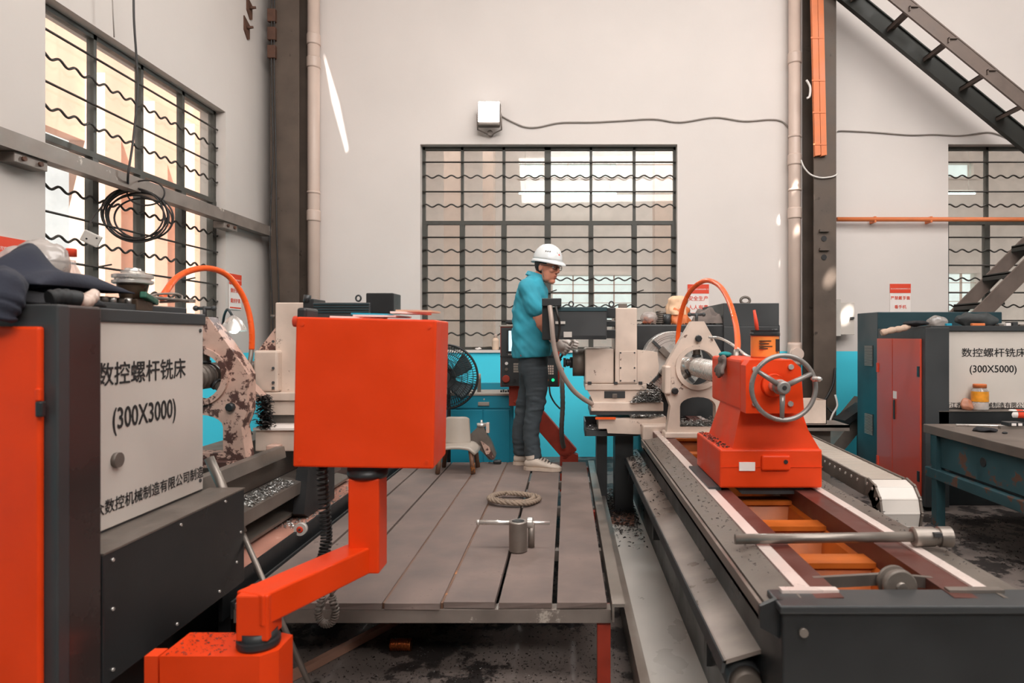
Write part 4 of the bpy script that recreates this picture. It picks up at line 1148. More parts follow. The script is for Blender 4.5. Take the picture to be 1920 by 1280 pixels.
# clutter on the left cabinet
ZC = 1.40
def cloth(nm, lab, c, sx, sy, hgt, mt, seed, n=46, edge=.35, fold=6.0):
    c = Vector(c); m = M()
    def f(a, b):
        e = (math.sin(PI*min(1, max(0, a)))**edge) * (math.sin(PI*min(1, max(0, b)))**edge)
        z = hgt*e*(.60 + .75*noise.noise(Vector((a*3 + seed, b*3, seed))) + .22*math.sin(a*fold*1.7 + b*4 + 3*noise.noise(Vector((a*2, b*2, seed + 4)))*2))
        return c + Vector(((a-.5)*sx + .03*noise.noise(Vector((b*3, a*2, seed))), (b-.5)*sy, max(.004, z)))
    m.grid(f, n, n)
    o = m.build(nm, mt, origin=c); tag(o, lab, 'cloth')
    s = o.modifiers.new('thickness', 'SOLIDIFY'); s.thickness = .004; s.offset = -1
    return o
cloth('work_jacket', 'dark navy jacket heaped on top of the left cabinet', (-1.60, 1.88, ZC + .05), .52, .36, .115, m_cloth, 1.3)
cloth('black_cloth', 'black cloth crumpled under the navy jacket on the left cabinet', (-1.50, 1.78, ZC), .40, .2, .075, m_clothblack, 5.1)
# sleeve hanging over the corner
m = M().tube(spline([(-1.44, 1.70, 1.44), (-1.37, 1.62, 1.445), (-1.315, 1.55, 1.425), (-1.31, 1.525, 1.39), (-1.315, 1.52, 1.36)], 8), [.045]*16 + [.05, .05, .048, .045]*4 + [.04], 14)
m.v = [p + Vector((0, 0, 1))*0 + noise.noise_vector(p*18)*.010 for p in m.v]
o = m.build('jacket_sleeve', m_cloth, origin=(-1.4, 1.55, ZC)); tag(o, 'navy sleeve drooping over the corner of the left cabinet', 'cloth')
# plastic bag heap behind
t = thing('plastic_bag', 'crinkled clear and teal plastic bag behind the navy jacket', 'bag', (-1.75, 2.1, ZC))
for k, (dx, dy, r, mt) in enumerate(((0, 0, .09, m_bag), (-.10, .02, .075, m_bag), (-.05, -.02, .06, mat('teal_film', (70, 150, 160), .3, 0, .3, 20)))):
    m = M().ball((-1.70 + dx, 2.15 + dy, ZC + .07 + r*.8), r, r*.7, r, 24, 16)
    m.v = [p + noise.noise_vector(p*28)*.02 for p in m.v]
    m.build('film', mt, t)
t = thing('drink_bottle', 'clear bottle with a red cap behind the navy jacket', 'bottle', (X(133, 2.2), 2.2, ZC))
xb = X(133, 2.2)
M().lathe([(.03, 0), (.032, .05), (.032, .6), (.014, .78), (.014, .85)], (xb, 2.2, ZC), (xb, 2.2, ZC + .20), 20).build('body', m_bag, t)
M().lathe([(.0165, 0), (.0165, .9), (.014, 1)], (xb, 2.2, Z(481, 2.2)), (xb, 2.2, Z(466, 2.2)), 18).build('cap', m_inkred, t)
# black tool grip
t = thing('grip_handle', 'black tool grip with a pinkish worn end beside the navy jacket', 'tool', (-1.3, 1.72, ZC))
M().tube(spline([P(92, 560, 1.68), P(110, 557, 1.70), P(130, 558, 1.72), P(150, 562, 1.74)], 6), [.020, .021, .022, .022]*4 + [.022]*3, 14).build('grip', m_rubber, t)
M().tube(spline([P(146, 563, 1.74), P(160, 566, 1.76), P(170, 558, 1.78), P(178, 549, 1.80)], 6), [.018, .017, .016, .015]*4 + [.013]*3, 14).build('worn_end', m_pvc, t)
# tool tray and wrenches
t = thing('tool_strip', 'flat dark strip of sockets along the edge of the left cabinet', 'tool', (-1.345, 2.1, ZC))
M().box(-1.40, -1.345, 1.86, 2.36, ZC, ZC + .02, .003).build('rail', m_dark, t)
for k in range(9):
    y = 1.90 + k*.036
    M().cyl((-1.37, y, ZC + .02), (-1.37, y, ZC + .038), .012, n=12).build('socket', m_steel if k % 2 else m_castgrey, t)
t = thing('flat_wrench', 'flat steel wrench lying across the left cabinet edge', 'wrench', (-1.36, 2.3, ZC))
M().box(-1.375, -1.355, 2.12, 2.42, ZC + .042, ZC + .052, .003).build('bar', m_steeldull, t)
M().prism(circle2(-1.365, 2.41, .02, 14), ZC + .041, ZC + .053, 'xy').build('jaw', m_steeldull, t)
t = thing('tool_holder', 'steel milling tool holder with a dark tapered shank on the left cabinet', 'tool holder', (X(250, 2.12), 2.12, ZC + .036))
xh = X(249, 2.12)
M().box(xh - .04, xh + .04, 2.08, 2.16, ZC, ZC + .036, .003).build('wooden_block', m_brush, t)
M().lathe([(.035, 0), (.044, .9), (.044, 1)], (xh, 2.12, Z(560, 2.12)), (xh, 2.12, Z(533, 2.12)), 24).build('taper', m_brush, t)
M().lathe([(.052, 0), (.058, .1), (.058, .35), (.050, .42), (.050, .55), (.058, .62), (.058, .9), (.05, 1)], (xh, 2.12, Z(533, 2.12)), (xh, 2.12, Z(514, 2.12)), 28).build('flange', m_steel, t)
M().lathe([(.034, 0), (.034, .5), (.024, .6), (.022, 1)], (xh, 2.12, Z(514, 2.12)), (xh, 2.12, Z(503, 2.12)), 20).build('collet_nut', m_steel, t)
o = M().bar(P(268, 552, 2.08), P(292, 567, 2.2), .02, .02, b=.004).build('lighter', mat('green_plastic', (32, 92, 72), .3), origin=P(280, 560, 2.14)); tag(o, 'small dark green tool beside the steel tool holder', 'tool')
o = M().tube(spline([P(278, 566, 2.15), P(280, 556, 2.2), P(300, 551, 2.25), P(330, 551, 2.35), P(341, 556, 2.38), P(335, 564, 2.34), P(300, 566, 2.25)], 6), .004, 6).build('wire_loop', m_steeldull, origin=P(300, 566, 2.25)); tag(o, 'bent wire loop lying on the left cabinet', 'wire')

# ================================================================== right cabinet
XD = 2.70
t = thing('electric_cabinet', 'dark grey cabinet with red double doors standing at the right', 'cabinet', (3.2, 5.6, 0))
M().box(XD, XD + .18, 5.02, 5.79, .03, 1.385, .004).build('front_body', m_dark, t)
M().box(XD, 3.78, 5.79, 6.2, .03, 1.53, .006).build('back_body', m_darkteal, t)
M().box(XD + .18, 6.0, 5.16, 5.79, .70, 1.36).build('body', m_dark, t)
M().box(XD + .10, 6.0, 5.13, 5.80, 1.36, 1.40, .003).build('top_cover', m_dark, t)
for y0, y1, hy in ((5.07, 5.50, 5.09), (5.505, 5.78, 5.76)):
    d = M().box(XD - .014, XD, y0, y1, .10, 1.30, .004).build('door', mat('red_orange_door', (206, 72, 48), .38, 0, .05, 2, coat=.2), t)
    for z in (.25, 1.05): M().box(XD - .022, XD - .010, hy - .015, hy + .015, z - .04, z + .04, .002).build('hinge', m_black if y0 < 5.2 else m_inkred, d)
    if y0 < 5.2:
        M().box(XD - .024, XD - .012, 5.455, 5.475, .64, .80, .004).build('handle', m_black, d)
        M().box(XD - .0155, XD - .0138, 5.43, 5.49, .81, .87).build('door_label', m_paper, d)
for z in (1.05, .44):
    v_ = M().box(XD - .004, XD, 5.88, 6.03, z, z + .19).build('vent_plate', m_dark, t)
    for k in range(14):
        M().box(XD - .012, XD - .004, 5.885, 6.025, z + .008 + k*.013, z + .013 + k*.013).build('louvre', m_plastic, v_)
YP = 5.155
pn = M().box(XD + .18, 6.0, YP - .006, YP + .002, .765, 1.358, .002).build('panel', m_panelw, t)
lettering('lettering', '数控螺杆铣床', m_ink, pn, (X(1862.5, YP), YP - .0065, Z(662, YP)), (1, 0, 0), (0, 0, 1), .073, bold=.014, sx=1.02 if False else 1.15)
lettering('lettering', '(300X5000)', m_ink, pn, (X(1861, YP), YP - .0065, Z(692, YP)), (1, 0, 0), (0, 0, 1), .078, bold=.018, sx=.98)
lettering('lettering', '浙江齐众数控机械制造有限公司制造', m_ink, pn, (X(1769, YP), YP - .0065, Z(760, YP)), (1, 0, 0), (0, 0, 1), .046, align='LEFT', bold=.014, sx=1.02)
sk = M().box(XD + .10, 6.0, 5.02, 5.16, .45, .752, .003).build('skirt_box', m_black, t)
M().box(XD + .10, 6.0, 5.015, 5.16, .752, .757).build('skirt_ledge', m_castgrey, sk)
M().box(XD + .2, 6.0, 5.2, 5.79, 0, .70).build('plinth', m_black, t)
# clutter on the right cabinet
zr = 1.40
t = thing('rag_roll', 'beige rolled work gloves on the right cabinet edge', 'gloves', (2.85, 5.1, zr))
M().tube(spline([P(1652, 624, 5.1), P(1672, 619, 5.1), P(1690, 616, 5.12), P(1704, 612, 5.15)], 6), [.020, .024, .026, .024]*4 + [.02]*3, 12).build('roll', mat('beige_knit', (196, 168, 148), .9, 0, .2, 20, .3), t)
m = M().ball((X(1718, 5.15), 5.15, zr + .018), .10, .06, .022, 20, 10); m.v = [p + noise.noise_vector(p*20)*.012 for p in m.v]; m.build('dark_cloth', m_clothblack, t)
t = thing('plastic_bag', 'crumpled clear plastic bag on the right cabinet', 'bag', (X(1756, 5.3), 5.3, zr))
m = M().ball((X(1757, 5.3), 5.3, zr + .035), .08, .05, .045, 24, 14); m.v = [p + noise.noise_vector(p*24)*.02 for p in m.v]; m.build('film', m_bag, t)
t = thing('dark_rag', 'dark grey cloth bundle on top of the right cabinet', 'cloth', (X(1828, 5.3), 5.3, zr))
m = M().ball((X(1828, 5.3), 5.3, zr + .045), .16, .09, .055, 40, 20); m.v = [p + noise.noise_vector(p*14)*.035 for p in m.v]; m.build('bundle', mat('dark_grey_cloth', (64, 66, 66), .9, 0, .3, 18, .3), t)
o = M().box(X(1822, 5.18), X(1846, 5.18), 5.17, 5.2, zr, zr + .02, .004).build('orange_scrap', m_duct, origin=(X(1834, 5.18), 5.18, zr)); tag(o, 'small orange scrap before the dark cloth bundle', 'scrap')
o = M().box(X(1774, 5.2), X(1784, 5.2), 5.19, 5.22, zr, zr + .02, .004).build('teal_scrap', m_teal, origin=(X(1779, 5.2), 5.2, zr)); tag(o, 'small teal scrap beside the clear plastic bag', 'scrap')
for k in range(5):
    u = 1866 + k*13
    o = M().box(X(u, 5.25), X(u + 9, 5.25), 5.2, 5.3, zr, zr + .012 + .01*(k % 3), .003).build('small_part', (m_castgrey, m_paper, m_dark)[k % 3], origin=(X(u + 5, 5.25), 5.25, zr)); tag(o, 'small flat metal part on the right cabinet top, %s from the dark cloth bundle' % ('first', 'second', 'third', 'fourth', 'fifth')[k], 'part', 'small parts on the right cabinet')
# jar, pouch and bottle on the ledge
zl = .757
t = thing('plastic_jar', 'plastic jar with orange lid and yellow label on the right cabinet ledge', 'jar', (X(1837, 5.07), 5.07, zl))
xj = X(1837, 5.07)
M().lathe([(.056, 0), (.060, .06), (.060, .30), (.056, .33), (.060, .36), (.060, .72), (.044, .82), (.044, .86)], (xj, 5.07, zl), (xj, 5.07, zl + .20), 24).build('body', m_bag, t)
M().lathe([(.0605, 0), (.0605, 1)], (xj, 5.07, zl + .068), (xj, 5.07, zl + .145), 24, False).build('label', mat('yellow_label', (232, 150, 40), .4, 0, .25, 18), t)
M().lathe([(.047, 0), (.047, .9), (.042, 1)], (xj, 5.07, zl + .172), (xj, 5.07, zl + .20), 24).build('lid', m_duct, t)
M().lathe([(.056, 0), (.058, 1)], (xj, 5.07, zl + .004), (xj, 5.07, zl + .06), 24).build('contents', m_paper, t)
c = Vector((X(1812, 5.08), 5.08, zl)); m = M()
m.ball(c + Vector((0, 0, .04)), .05, .03, .045, 20, 14); m.v = [p + noise.noise_vector(p*22)*.018 for p in m.v]
o = m.build('snack_pouch', mat('brown_pouch', (186, 124, 96), .5, 0, .25, 14), origin=c); tag(o, 'crumpled brown pouch left of the plastic jar', 'pouch')
t = thing('spray_bottle', 'white bottle with a red label lying on the right cabinet ledge', 'bottle', (X(1905, 5.06), 5.06, zl))
M().lathe([(.02, 0), (.038, .12), (.038, 1)], P(1889, 776, 5.05), P(1935, 778, 5.05), 20).build('body', m_paper, t)
M().lathe([(.0387, 0), (.0387, 1)], P(1903, 776.4, 5.05), P(1916, 777, 5.05), 20, False).build('label', m_inkred, t)

# ================================================================== work bench at the right
t = thing('work_bench', 'heavy teal painted work bench with a worn top at the right edge', 'bench', (3.1, 3.7, 0))
zb = .705
m_benchtop = mat('worn_bench_top', (110, 98, 90), .6, .1, .25, 6, .2, 30)
m_bench = mat('worn_teal_paint', (44, 74, 80), .5, 0, .3, 6, .06, chip=(92, 62, 48), chip_at=.58, chip_scale=6)
M().box(2.5, 4.3, 2.3, 4.68, zb - .06, zb, .004).build('top', m_benchtop, t)
ap = M().box(2.53, 2.55, 2.35, 4.64, zb - .27, zb - .06).build('apron', m_bench, t)
M().cyl((2.526, 4.05, zb - .15), (2.534, 4.05, zb - .15), .028, n=16).build('hole', m_ink, ap)
M().box(2.55, 4.25, 4.60, 4.64, zb - .27, zb - .06).build('apron', m_bench, t)
M().box(2.50, 2.56, 2.35, 4.66, zb - .36, zb - .29, .006).build('lower_rail', m_bench, t)
for x in (2.535, 4.15):
    for y in (2.5, 4.52):
        l_ = M().box(x - .03, x + .03, y, y + .06, .03, zb - .06).build('leg', m_bench, t)
        M().lathe([(.085, 0), (.085, .5), (.05, 1)], (x, y + .03, 0), (x, y + .03, .03), 20).build('foot', m_dark, l_)
# tools on the bench
t = thing('steel_rule', 'long thin steel rod lying on the bench top', 'rod', (2.9, 4.5, zb))
M().cyl((2.66, 4.56, zb + .008), (3.4, 4.42, zb + .008), .008, n=8).build('rod', m_steel, t)
t = thing('caliper_case', 'black and white vernier tool at the back of the bench', 'tool', (X(1888, 4.5), 4.5, zb))
M().box(X(1873, 4.5), X(1902, 4.5), 4.40, 4.48, zb + .02, zb + .045, .004).build('body', m_black, t)
M().box(X(1878, 4.5), X(1886, 4.5), 4.395, 4.4, zb + .024, zb + .04).build('scale', m_paper, t)
M().box(X(1890, 4.5), X(1897, 4.5), 4.395, 4.4, zb + .024, zb + .04).build('scale', m_paper, t)
M().box(X(1860, 4.5), 3.5, 4.41, 4.44, zb, zb + .02).build('beam', m_steeldull, t)
m = M().ball((X(1846, 4.3), 4.3, zb + .012), .075, .05, .014, 20, 10); m.v = [p + noise.noise_vector(p*22)*.012 for p in m.v]
o = m.build('black_glove', m_clothblack, origin=(X(1846, 4.3), 4.3, zb)); tag(o, 'flat black glove lying on the bench top', 'glove')
o = M().ball((X(1884, 4.2), 4.2, zb + .006), .018, .012, .008, 10, 8).build('rubber_scrap', m_rubber, origin=(X(1884, 4.2), 4.2, zb)); tag(o, 'small black scrap on the bench near the glove', 'scrap')

# ================================================================== orange control box on its swivel arm
t = thing('control_pendant', 'big orange control box on a bent orange swivel arm', 'control box', (-.72, 2.0, 0))
yF = 2.12; Rr = Matrix.Rotation(.022, 4, 'Y')
bc = P(684, 737, yF)
MX = Matrix.Translation(bc) @ Rr @ Matrix.Rotation(.03, 4, 'Z')
hw_, hh_ = .222, .238
bxp = M().box(-hw_, hw_, 0, .26, -hh_, hh_, .006, MX).build('housing', m_orange, t)
M().box(-hw_ + .01, hw_ - .01, .26, .285, -hh_ + .01, hh_ - .01, .004, MX).build('screen_bezel', m_black, bxp)
for x, z in ((-.2, -.215), (.2, .215), (-.2, .215), (.2, -.215)):
    M().cyl(MX @ Vector((x, .001, z)), MX @ Vector((x, -.003, z)), .006, n=10).build('screw', m_orange_worn, bxp)
M().box(-hw_ - .028, -hw_ + .004, .08, .2, .15, .27, .008, MX).build('button_box', m_black, t)
M().lathe([(.012, 0), (.012, .4), (.02, .45), (.018, 1)], MX @ Vector((-hw_ - .028, .14, .225)), MX @ Vector((-hw_ - .058, .14, .225)), 16).build('stop_button', m_inkred, t)
M().tube(spline([MX @ Vector(q) for q in ((-hw_, .16, .16), (-hw_ - .02, .16, .155), (-hw_ - .027, .16, .13), (-hw_ - .027, .16, -.06), (-hw_ - .027, .16, -.12), (-hw_ - .018, .16, -.15), (-hw_, .16, -.155))], 6), .0135, 12).build('grab_handle', m_rubber, t)
xp_, yp_ = X(690, 2.2), 2.2
M().lathe([(.062, 0), (.066, .3), (.066, 1)], (xp_, yp_, Z(893, 2.2)), (xp_, yp_, Z(876, 2.2)), 28).build('swivel_flange', m_black, t)
za, zb_ = .553, .637
M().box(xp_ - .05, xp_ + .05, yp_ - .05, yp_ + .05, za, Z(892, 2.2), .005).build('post', m_orange, t)
pe = Vector((-.832, 1.80, (za + zb_)/2))
pa = Vector((xp_, yp_ + .03, (za + zb_)/2))
M().bar(pa, pe + (pe - pa).normalized()*.03, .095, zb_ - za, b=.005).build('arm', m_orange, t)
M().box(pe.x - .043, pe.x + .043, pe.y - .04, pe.y + .05, za - .04, zb_ - .002, .005).build('arm_knuckle', m_orange, t)
M().lathe([(.052, 0), (.056, .2), (.056, .5), (.048, .55), (.048, 1)], (pe.x, pe.y, .485), (pe.x, pe.y, .53), 28).build('pivot_ring', m_black, t)
M().prism([(-1.06, 1.735), (-.80, 1.735), (-.765, 1.77), (-.765, 1.86), (-.80, 1.875), (-1.06, 1.875)], .33, .487, 'xy').build('base_arm', m_orange, t)
M().box(-1.10, -1.065, 1.735, 1.78, 0, .487).build('base_post', m_orange_worn, t)
M().box(-1.03, -.80, 1.76, 1.86, 0, .33).build('base_column', m_black, t)
# papers on the box
t = thing('paper_stack', 'loose papers and a notebook on top of the orange control box', 'papers', bc + Vector((0, .1, hh_)))
topz = hh_ + .001
for k, (x, y, w_, d_, a, mt) in enumerate(((-.06, .14, .17, .12, .1, m_paper), (.02, .13, .15, .13, -.2, m_paper), (-.02, .15, .12, .1, .05, m_teal), (.12, .11, .13, .12, .15, m_paper), (.145, .10, .12, .11, -.1, mat('buff_paper', (222, 178, 150), .7)))):
    M().box(-w_/2, w_/2, -d_/2, d_/2, 0, .006, 0, MX @ Matrix.Translation((x, y, topz + k*.0062)) @ Matrix.Rotation(a, 4, 'Z')).build('sheet', mt, t)
# coiled cord
cp = [P(604, 868, 2.3), P(606, 920, 2.32), P(610, 970, 2.32), P(612, 1010, 2.32), P(606, 1045, 2.3)]
def helix(path, r, turns, k):
    base = spline(path, 60); out = []; n = len(base); per = k
    m = turns*per
    for i in range(m + 1):
        f = i/m*(n - 1); j = min(n-2, int(f)); p = base[j].lerp(base[j+1], f - j); tg = (base[j+1] - base[j]).normalized()
        a = Vector((0, 1, 0)) - tg*tg.y; a.normalize(); b = tg.cross(a); q = 2*PI*i/per
        out.append(p + a*(r*math.cos(q)) + b*(r*math.sin(q)))
    return out
o = M().tube(helix(cp, .017, 24, 12), .0042, 6).build('coiled_cord', m_rubber, origin=cp[-1]); tag(o, 'black coiled cord hanging below the orange control box', 'cord')
lp = [P(604, 1118, 2.34), P(597, 1150, 2.34), P(606, 1168, 2.34), P(622, 1166, 2.34), P(629, 1145, 2.34), P(622, 1118, 2.34), P(612, 1045, 2.33), P(616, 980, 2.33), P(611, 880, 2.32)]
o = M().tube(helix(lp[:6], .011, 24, 10), .0038, 6).tube(spline(lp[5:], 8), .006, 6).build('coiled_cord', m_castgrey, origin=lp[1]); tag(o, 'grey coiled cord loop hanging below the orange arm', 'cord')
# leaning bar
t = thing('pry_bar', 'long grey steel bar leaning against the left cabinet', 'bar', P(592, 1316, 2.43))
pa, pb = P(592, 1310, 2.42), P(392, 858, 2.515)
pa.z = .004
d = pb - pa
M().cyl(pa, pa + d*.70, .0105, n=14).build('rod', m_steeldull, t)
M().cyl(pa + d*.68, pb, .0175, n=16).build('sleeve_grip', m_steeldull, t)

# ================================================================== left machine behind the cabinet
AXL = -1.82
t = thing('machine_bed', 'dark machine bed running behind the left cabinet', 'machine bed', (-1.8, 4.0, 0))
def along(nm, poly, y0, y1, mt): return M().prism(poly, y0, y1, 'xz').build(nm, mt, t)
along('guard_rail', [(-1.50, .68), (-1.49, .755), (-1.45, .755), (-1.44, .70), (-1.445, .70), (-1.455, .74), (-1.485, .74)], 2.5, 3.42, m_steeldull)
along('way', [(-1.72, .58), (-1.52, .58), (-1.50, ZB + .04), (-1.72, ZB)], 2.5, 5.4, m_castgrey)
along('way', [(-2.15, .58), (-1.95, .58), (-1.95, ZB), (-2.15, ZB)], 2.5, 5.4, m_castgrey)
along('trough_ledge', [(-1.50, .585), (-1.39, .56), (-1.39, .50), (-1.40, .50), (-1.40, .552), (-1.50, .575)], 2.5, 4.1, m_steeldull)
along('side_wall', [(-1.55, .02), (-1.52, .02), (-1.52, .60), (-1.55, .60)], 2.5, 5.6, m_black)
along('lower_channel', [(-1.52, .42), (-1.43, .40), (-1.43, .385), (-1.52, .40)], 2.5, 4.4, m_castgrey)
along('base', [(-2.15, .02), (-1.56, .02), (-1.56, .58), (-2.15, .58)], 2.5, 5.6, m_black)
M().prism([(3.45, .40), (3.50, .62), (3.55, .64), (3.9, .64), (3.9, .372), (3.5, .372)], -1.42, -1.36, 'yz').build('chip_guard', m_black, t)
t = thing('oil_tray', 'pink stained oil tray along the left machine', 'tray', (-1.35, 3.8, 0))
m_pinktray = mat('pink_stained_tray', (196, 140, 122), .45, 0, .25, 5, .05, chip=(226, 196, 178), chip_at=.6, chip_scale=5)
M().box(-1.50, -1.30, 2.5, 5.5, .355, .365).build('tray_floor', m_pinktray, t)
M().box(-1.305, -1.292, 2.5, 5.5, .25, .385).build('tray_lip', m_black, t)
for y in (2.6, 3.8, 5.2): M().box(-1.36, -1.31, y, y + .05, 0, .355).build('leg', m_black, t)
o = thing('grinding_wheel', 'small round grinding disc on the pink stained tray', 'disc', P(564, 984, 3.16))
c = P(564, 972, 3.2); c.z = .365 + .03
M().lathe([(.03, 0), (.03, 1)], c + Vector((0, -.012, 0)), c + Vector((0, .012, 0)), 24).build('disc', m_tray, o)
M().lathe([(.016, 0), (.012, 1)], c + Vector((0, -.013, 0)), c + Vector((0, -.016, 0)), 20).build('label', m_inkred, o)
M().cyl(c + Vector((0, -.018, 0)), c + Vector((0, .016, 0)), .006, n=12).build('arbor', m_dark, o)
chips('tray_chips', 'silver chips along the pink stained tray', 700, lambda: (random.uniform(-1.49, -1.32), 3.3 + abs(random.gauss(0, .5)), .367), m_chip, (.003, .010))
chips('ledge_chips', 'silver chips heaped on the ledge of the left machine', 900, lambda: (lambda x: (x, random.uniform(2.5, 3.5)*.5 + 3.4*.5, .585 - (x + 1.5)*.24 + .004))(random.uniform(-1.49, -1.40)), m_chip, (.003, .010))
steady('chipped pink steady rest beside the left cabinet', AXL, 3.35, m_beigeworn, w=.235, flip=-1)
screw_shaft('feed_screw', 'dull grey threaded screw held in the left machine', AXL, AZ, 2.6, 3.5, 4.6, .065, m_castgrey)
def carriage_left():
    t = thing('milling_carriage', 'chipped beige milling head behind the orange control box', 'milling head', (-1.4, 3.8, ZB))
    y = 3.55
    def bx(nm, u0, u1, v0, v1, yy, d, mt, b=.006): return M().box(X(u0, yy), X(u1, yy), yy, yy + d, Z(v1, yy), Z(v0, yy), b).build(nm, mt, t)
    bx('column', 516, 640, 567, 735, 3.72, .32, m_beige)
    M().prism([(X(484, 3.75), Z(658, 3.75)), (X(518, 3.75), Z(658, 3.75)), (X(518, 3.75), Z(614, 3.75))], 3.74, 4.0, 'xz').build('gusset', m_beigeworn, t)
    bx('gear_cover', 475, 520, 657, 735, 3.66, .3, m_beige, .012)
    bx('slide_plate', 480, 640, 736, 751, 3.64, .34, m_beige, .004)
    bx('cross_slide', 500, 640, 751, 778, 3.66, .3, m_beige, .004)
    bx('slide_base', 505, 640, 778, 806, 3.70, .28, m_castgrey, 0)
    bx('saddle', 478, 640, 806, 846, 3.52, .3, m_beige, .006)
    bx('saddle_cover', 474, 640, 802, 807, 3.50, .32, m_white, .002)
    bx('screw_bracket', 498, 520, 835, 864, 3.46, .1, m_beigeworn, .006)
    M().prism([(X(475, 3.6), Z(742, 3.6)), (X(463, 3.6), Z(728, 3.6)), (X(470, 3.6), Z(716, 3.6)), (X(496, 3.6), Z(742, 3.6)), (X(490, 3.6), Z(752, 3.6))], 3.56, 3.64, 'xz').build('coolant_nozzle', m_beigeworn, t)
    yy = 3.6
    mb_ = bx('motor_body', 586, 694, 567, 600, yy, .24, m_dark, .006)
    for k in range(4):
        M().box(X(588, yy), X(692, yy), yy - .006, yy, Z(571 + k*5, yy), Z(569 + k*5, yy)).build('motor_rib', m_darkteal, mb_)
    bx('terminal_box', 686, 738, 549, 588, yy + .02, .16, m_black, .006)
    bx('motor_flange', 568, 588, 560, 600, yy + .03, .18, m_black, .004)
    c = P(672, 559, yy + .1)
    M().tube([c + Vector((.014*math.cos(q), 0, .016*math.sin(q))) for q in [2*PI*j/20 for j in range(20)]], .005, 8, True).build('eye_bolt', m_dark, t)
    M().cyl(P(508, 593, 3.75), P(517, 593, 3.75), .01, n=10).build('side_screw', m_castgrey, t)
    M().tube([P(575, 566, 3.64), P(577, 553, 3.64)], .02, 10).build('cable_gland', m_dark, t)
    for v in (640, 690, 717, 727): M().cyl(P(512, v, 3.655), P(512, v, 3.648), .008, n=8).build('bolt', m_dark, t)
carriage_left()
chips('nozzle_chips', 'tangle of dark chips hanging beside the left steady rest', 700, lambda: (lambda v: (X(492 + random.gauss(0, 6) + (v-750)*.08, 3.5), 3.52 + random.uniform(-.04, .04), Z(v, 3.5)))(random.uniform(742, 805)), m_chipdark, (.006, .016))
# orange hose arch on the left machine
o = M().tube(spline([P(303, 560, 2.9), P(312, 545, 2.95), P(330, 522, 3.05), P(358, 507, 3.15), P(392, 503, 3.25), P(425, 515, 3.35), P(450, 545, 3.4), P(465, 580, 3.42), P(472, 620, 3.42), P(472, 655, 3.42)], 8), .0145, 12).build('coolant_hose', m_hose, origin=P(472, 655, 3.42))
tag(o, 'orange hose arching over the left machine', 'hose')
o = thing('hose_coupling', 'steel elbow at the end of the left orange hose', 'coupling', P(468, 690, 3.4))
M().tube(spline([P(472, 652, 3.42), P(470, 670, 3.41), P(466, 690, 3.4)], 4), .012, 10).build('elbow', m_steeldull, o)
M().cyl(P(466, 686, 3.4), P(464, 700, 3.4), .02, n=8).build('nut', m_dark, o)
# work lamp
t = thing('work_lamp', 'silver work lamp shade glowing beside the left steady rest', 'lamp', P(440, 620, 4.2))
c = P(438, 610, 4.2); up = Vector((-.12, 0, 1)).normalized()
M().lathe([(.075, 0), (.071, .2), (.058, .55), (.034, .85), (.014, 1.0)], c - up*.04, c + up*.062, 28, False, True, False).build('shade', m_steel, t)
M().ball(c - up*.018, .034, nu=16, nv=10).build('bulb', emit('bulb_glow', (255, 246, 232), 9), t)
M().tube(spline([c + up*.06, c + up*.10 + Vector((-.03, 0, 0)), c + Vector((-.12, .1, .0)), c + Vector((-.15, .15, -.3)), Vector((-2.08, 4.4, ZB))], 8), .008, 8).build('gooseneck', m_dark, t)

chips('pendant_chips', 'dark chips on the base of the orange swivel arm', 170, lambda: (random.uniform(-1.05, -.90), random.uniform(1.74, 1.87), .489), m_chipdark, (.0015, .004))

# ================================================================== things behind the platform
# teal tool cabinet
t = thing('tool_cabinet', 'teal steel tool cabinet with one drawer against the back wall', 'cabinet', (-.8, 6.2, 0))
y = 5.9
x0, x1 = -1.35, X(963, y); zt_ = Z(737, y)
M().box(x0, x1, y, y + .5, .03, zt_ - .02, .004).build('body', m_teal, t)
M().box(x0 - .01, x1 + .005, y - .02, y + .5, zt_ - .02, zt_, .003).build('top', m_plastic, t)
M().box(x0, x1 + .01, y + .42, y + .5, zt_, zt_ + .06).build('back_board', m_teal, t)
dw = M().box(X(842, y), X(956, y), y - .012, y, Z(765, y), Z(741, y), .004).build('drawer', m_teal, t)
M().box(X(897, y), X(918, y), y - .03, y - .012, Z(760, y), Z(753, y), .004).build('handle', m_plastic, dw)
M().cyl((X(908, y), y - .016, Z(748, y)), (X(908, y), y - .01, Z(748, y)), .008, n=10).build('lock', m_steel, dw)
for a, b in ((842, 905), (907, 956)):
    M().box(X(a, y), X(b, y), y - .012, y, .06, Z(768, y), .004).build('door', m_teal, t)
for k in range(6):
    u = 938 + k*4.4
    o = M().box(X(u, y + .1), X(u + 3, y + .1), y + .1, y + .14, zt_, zt_ + .018 + .006*(k % 2), .002).build('drill_bit_box', m_dark, origin=(X(u, y), y + .1, zt_)); tag(o, 'tiny dark part on the teal tool cabinet, %s from the left in its row' % ('first', 'second', 'third', 'fourth', 'fifth', 'sixth')[k], 'part', 'tiny parts in a row on the teal tool cabinet')
t = thing('spray_can', 'dark spray can with a pale cap on the teal tool cabinet', 'can', (X(897, 6.0), 6.05, zt_))
xq = X(897, 6.0)
M().lathe([(.016, 0), (.017, .03), (.017, .97), (.015, 1)], (xq, 6.05, zt_), (xq, 6.05, zt_ + .12), 16).build('body', m_castgrey, t)
M().lathe([(.0155, 0), (.0155, .9), (.012, 1)], (xq, 6.05, zt_ + .12), (xq, 6.05, zt_ + .165), 16).build('cap', m_pvc, t)
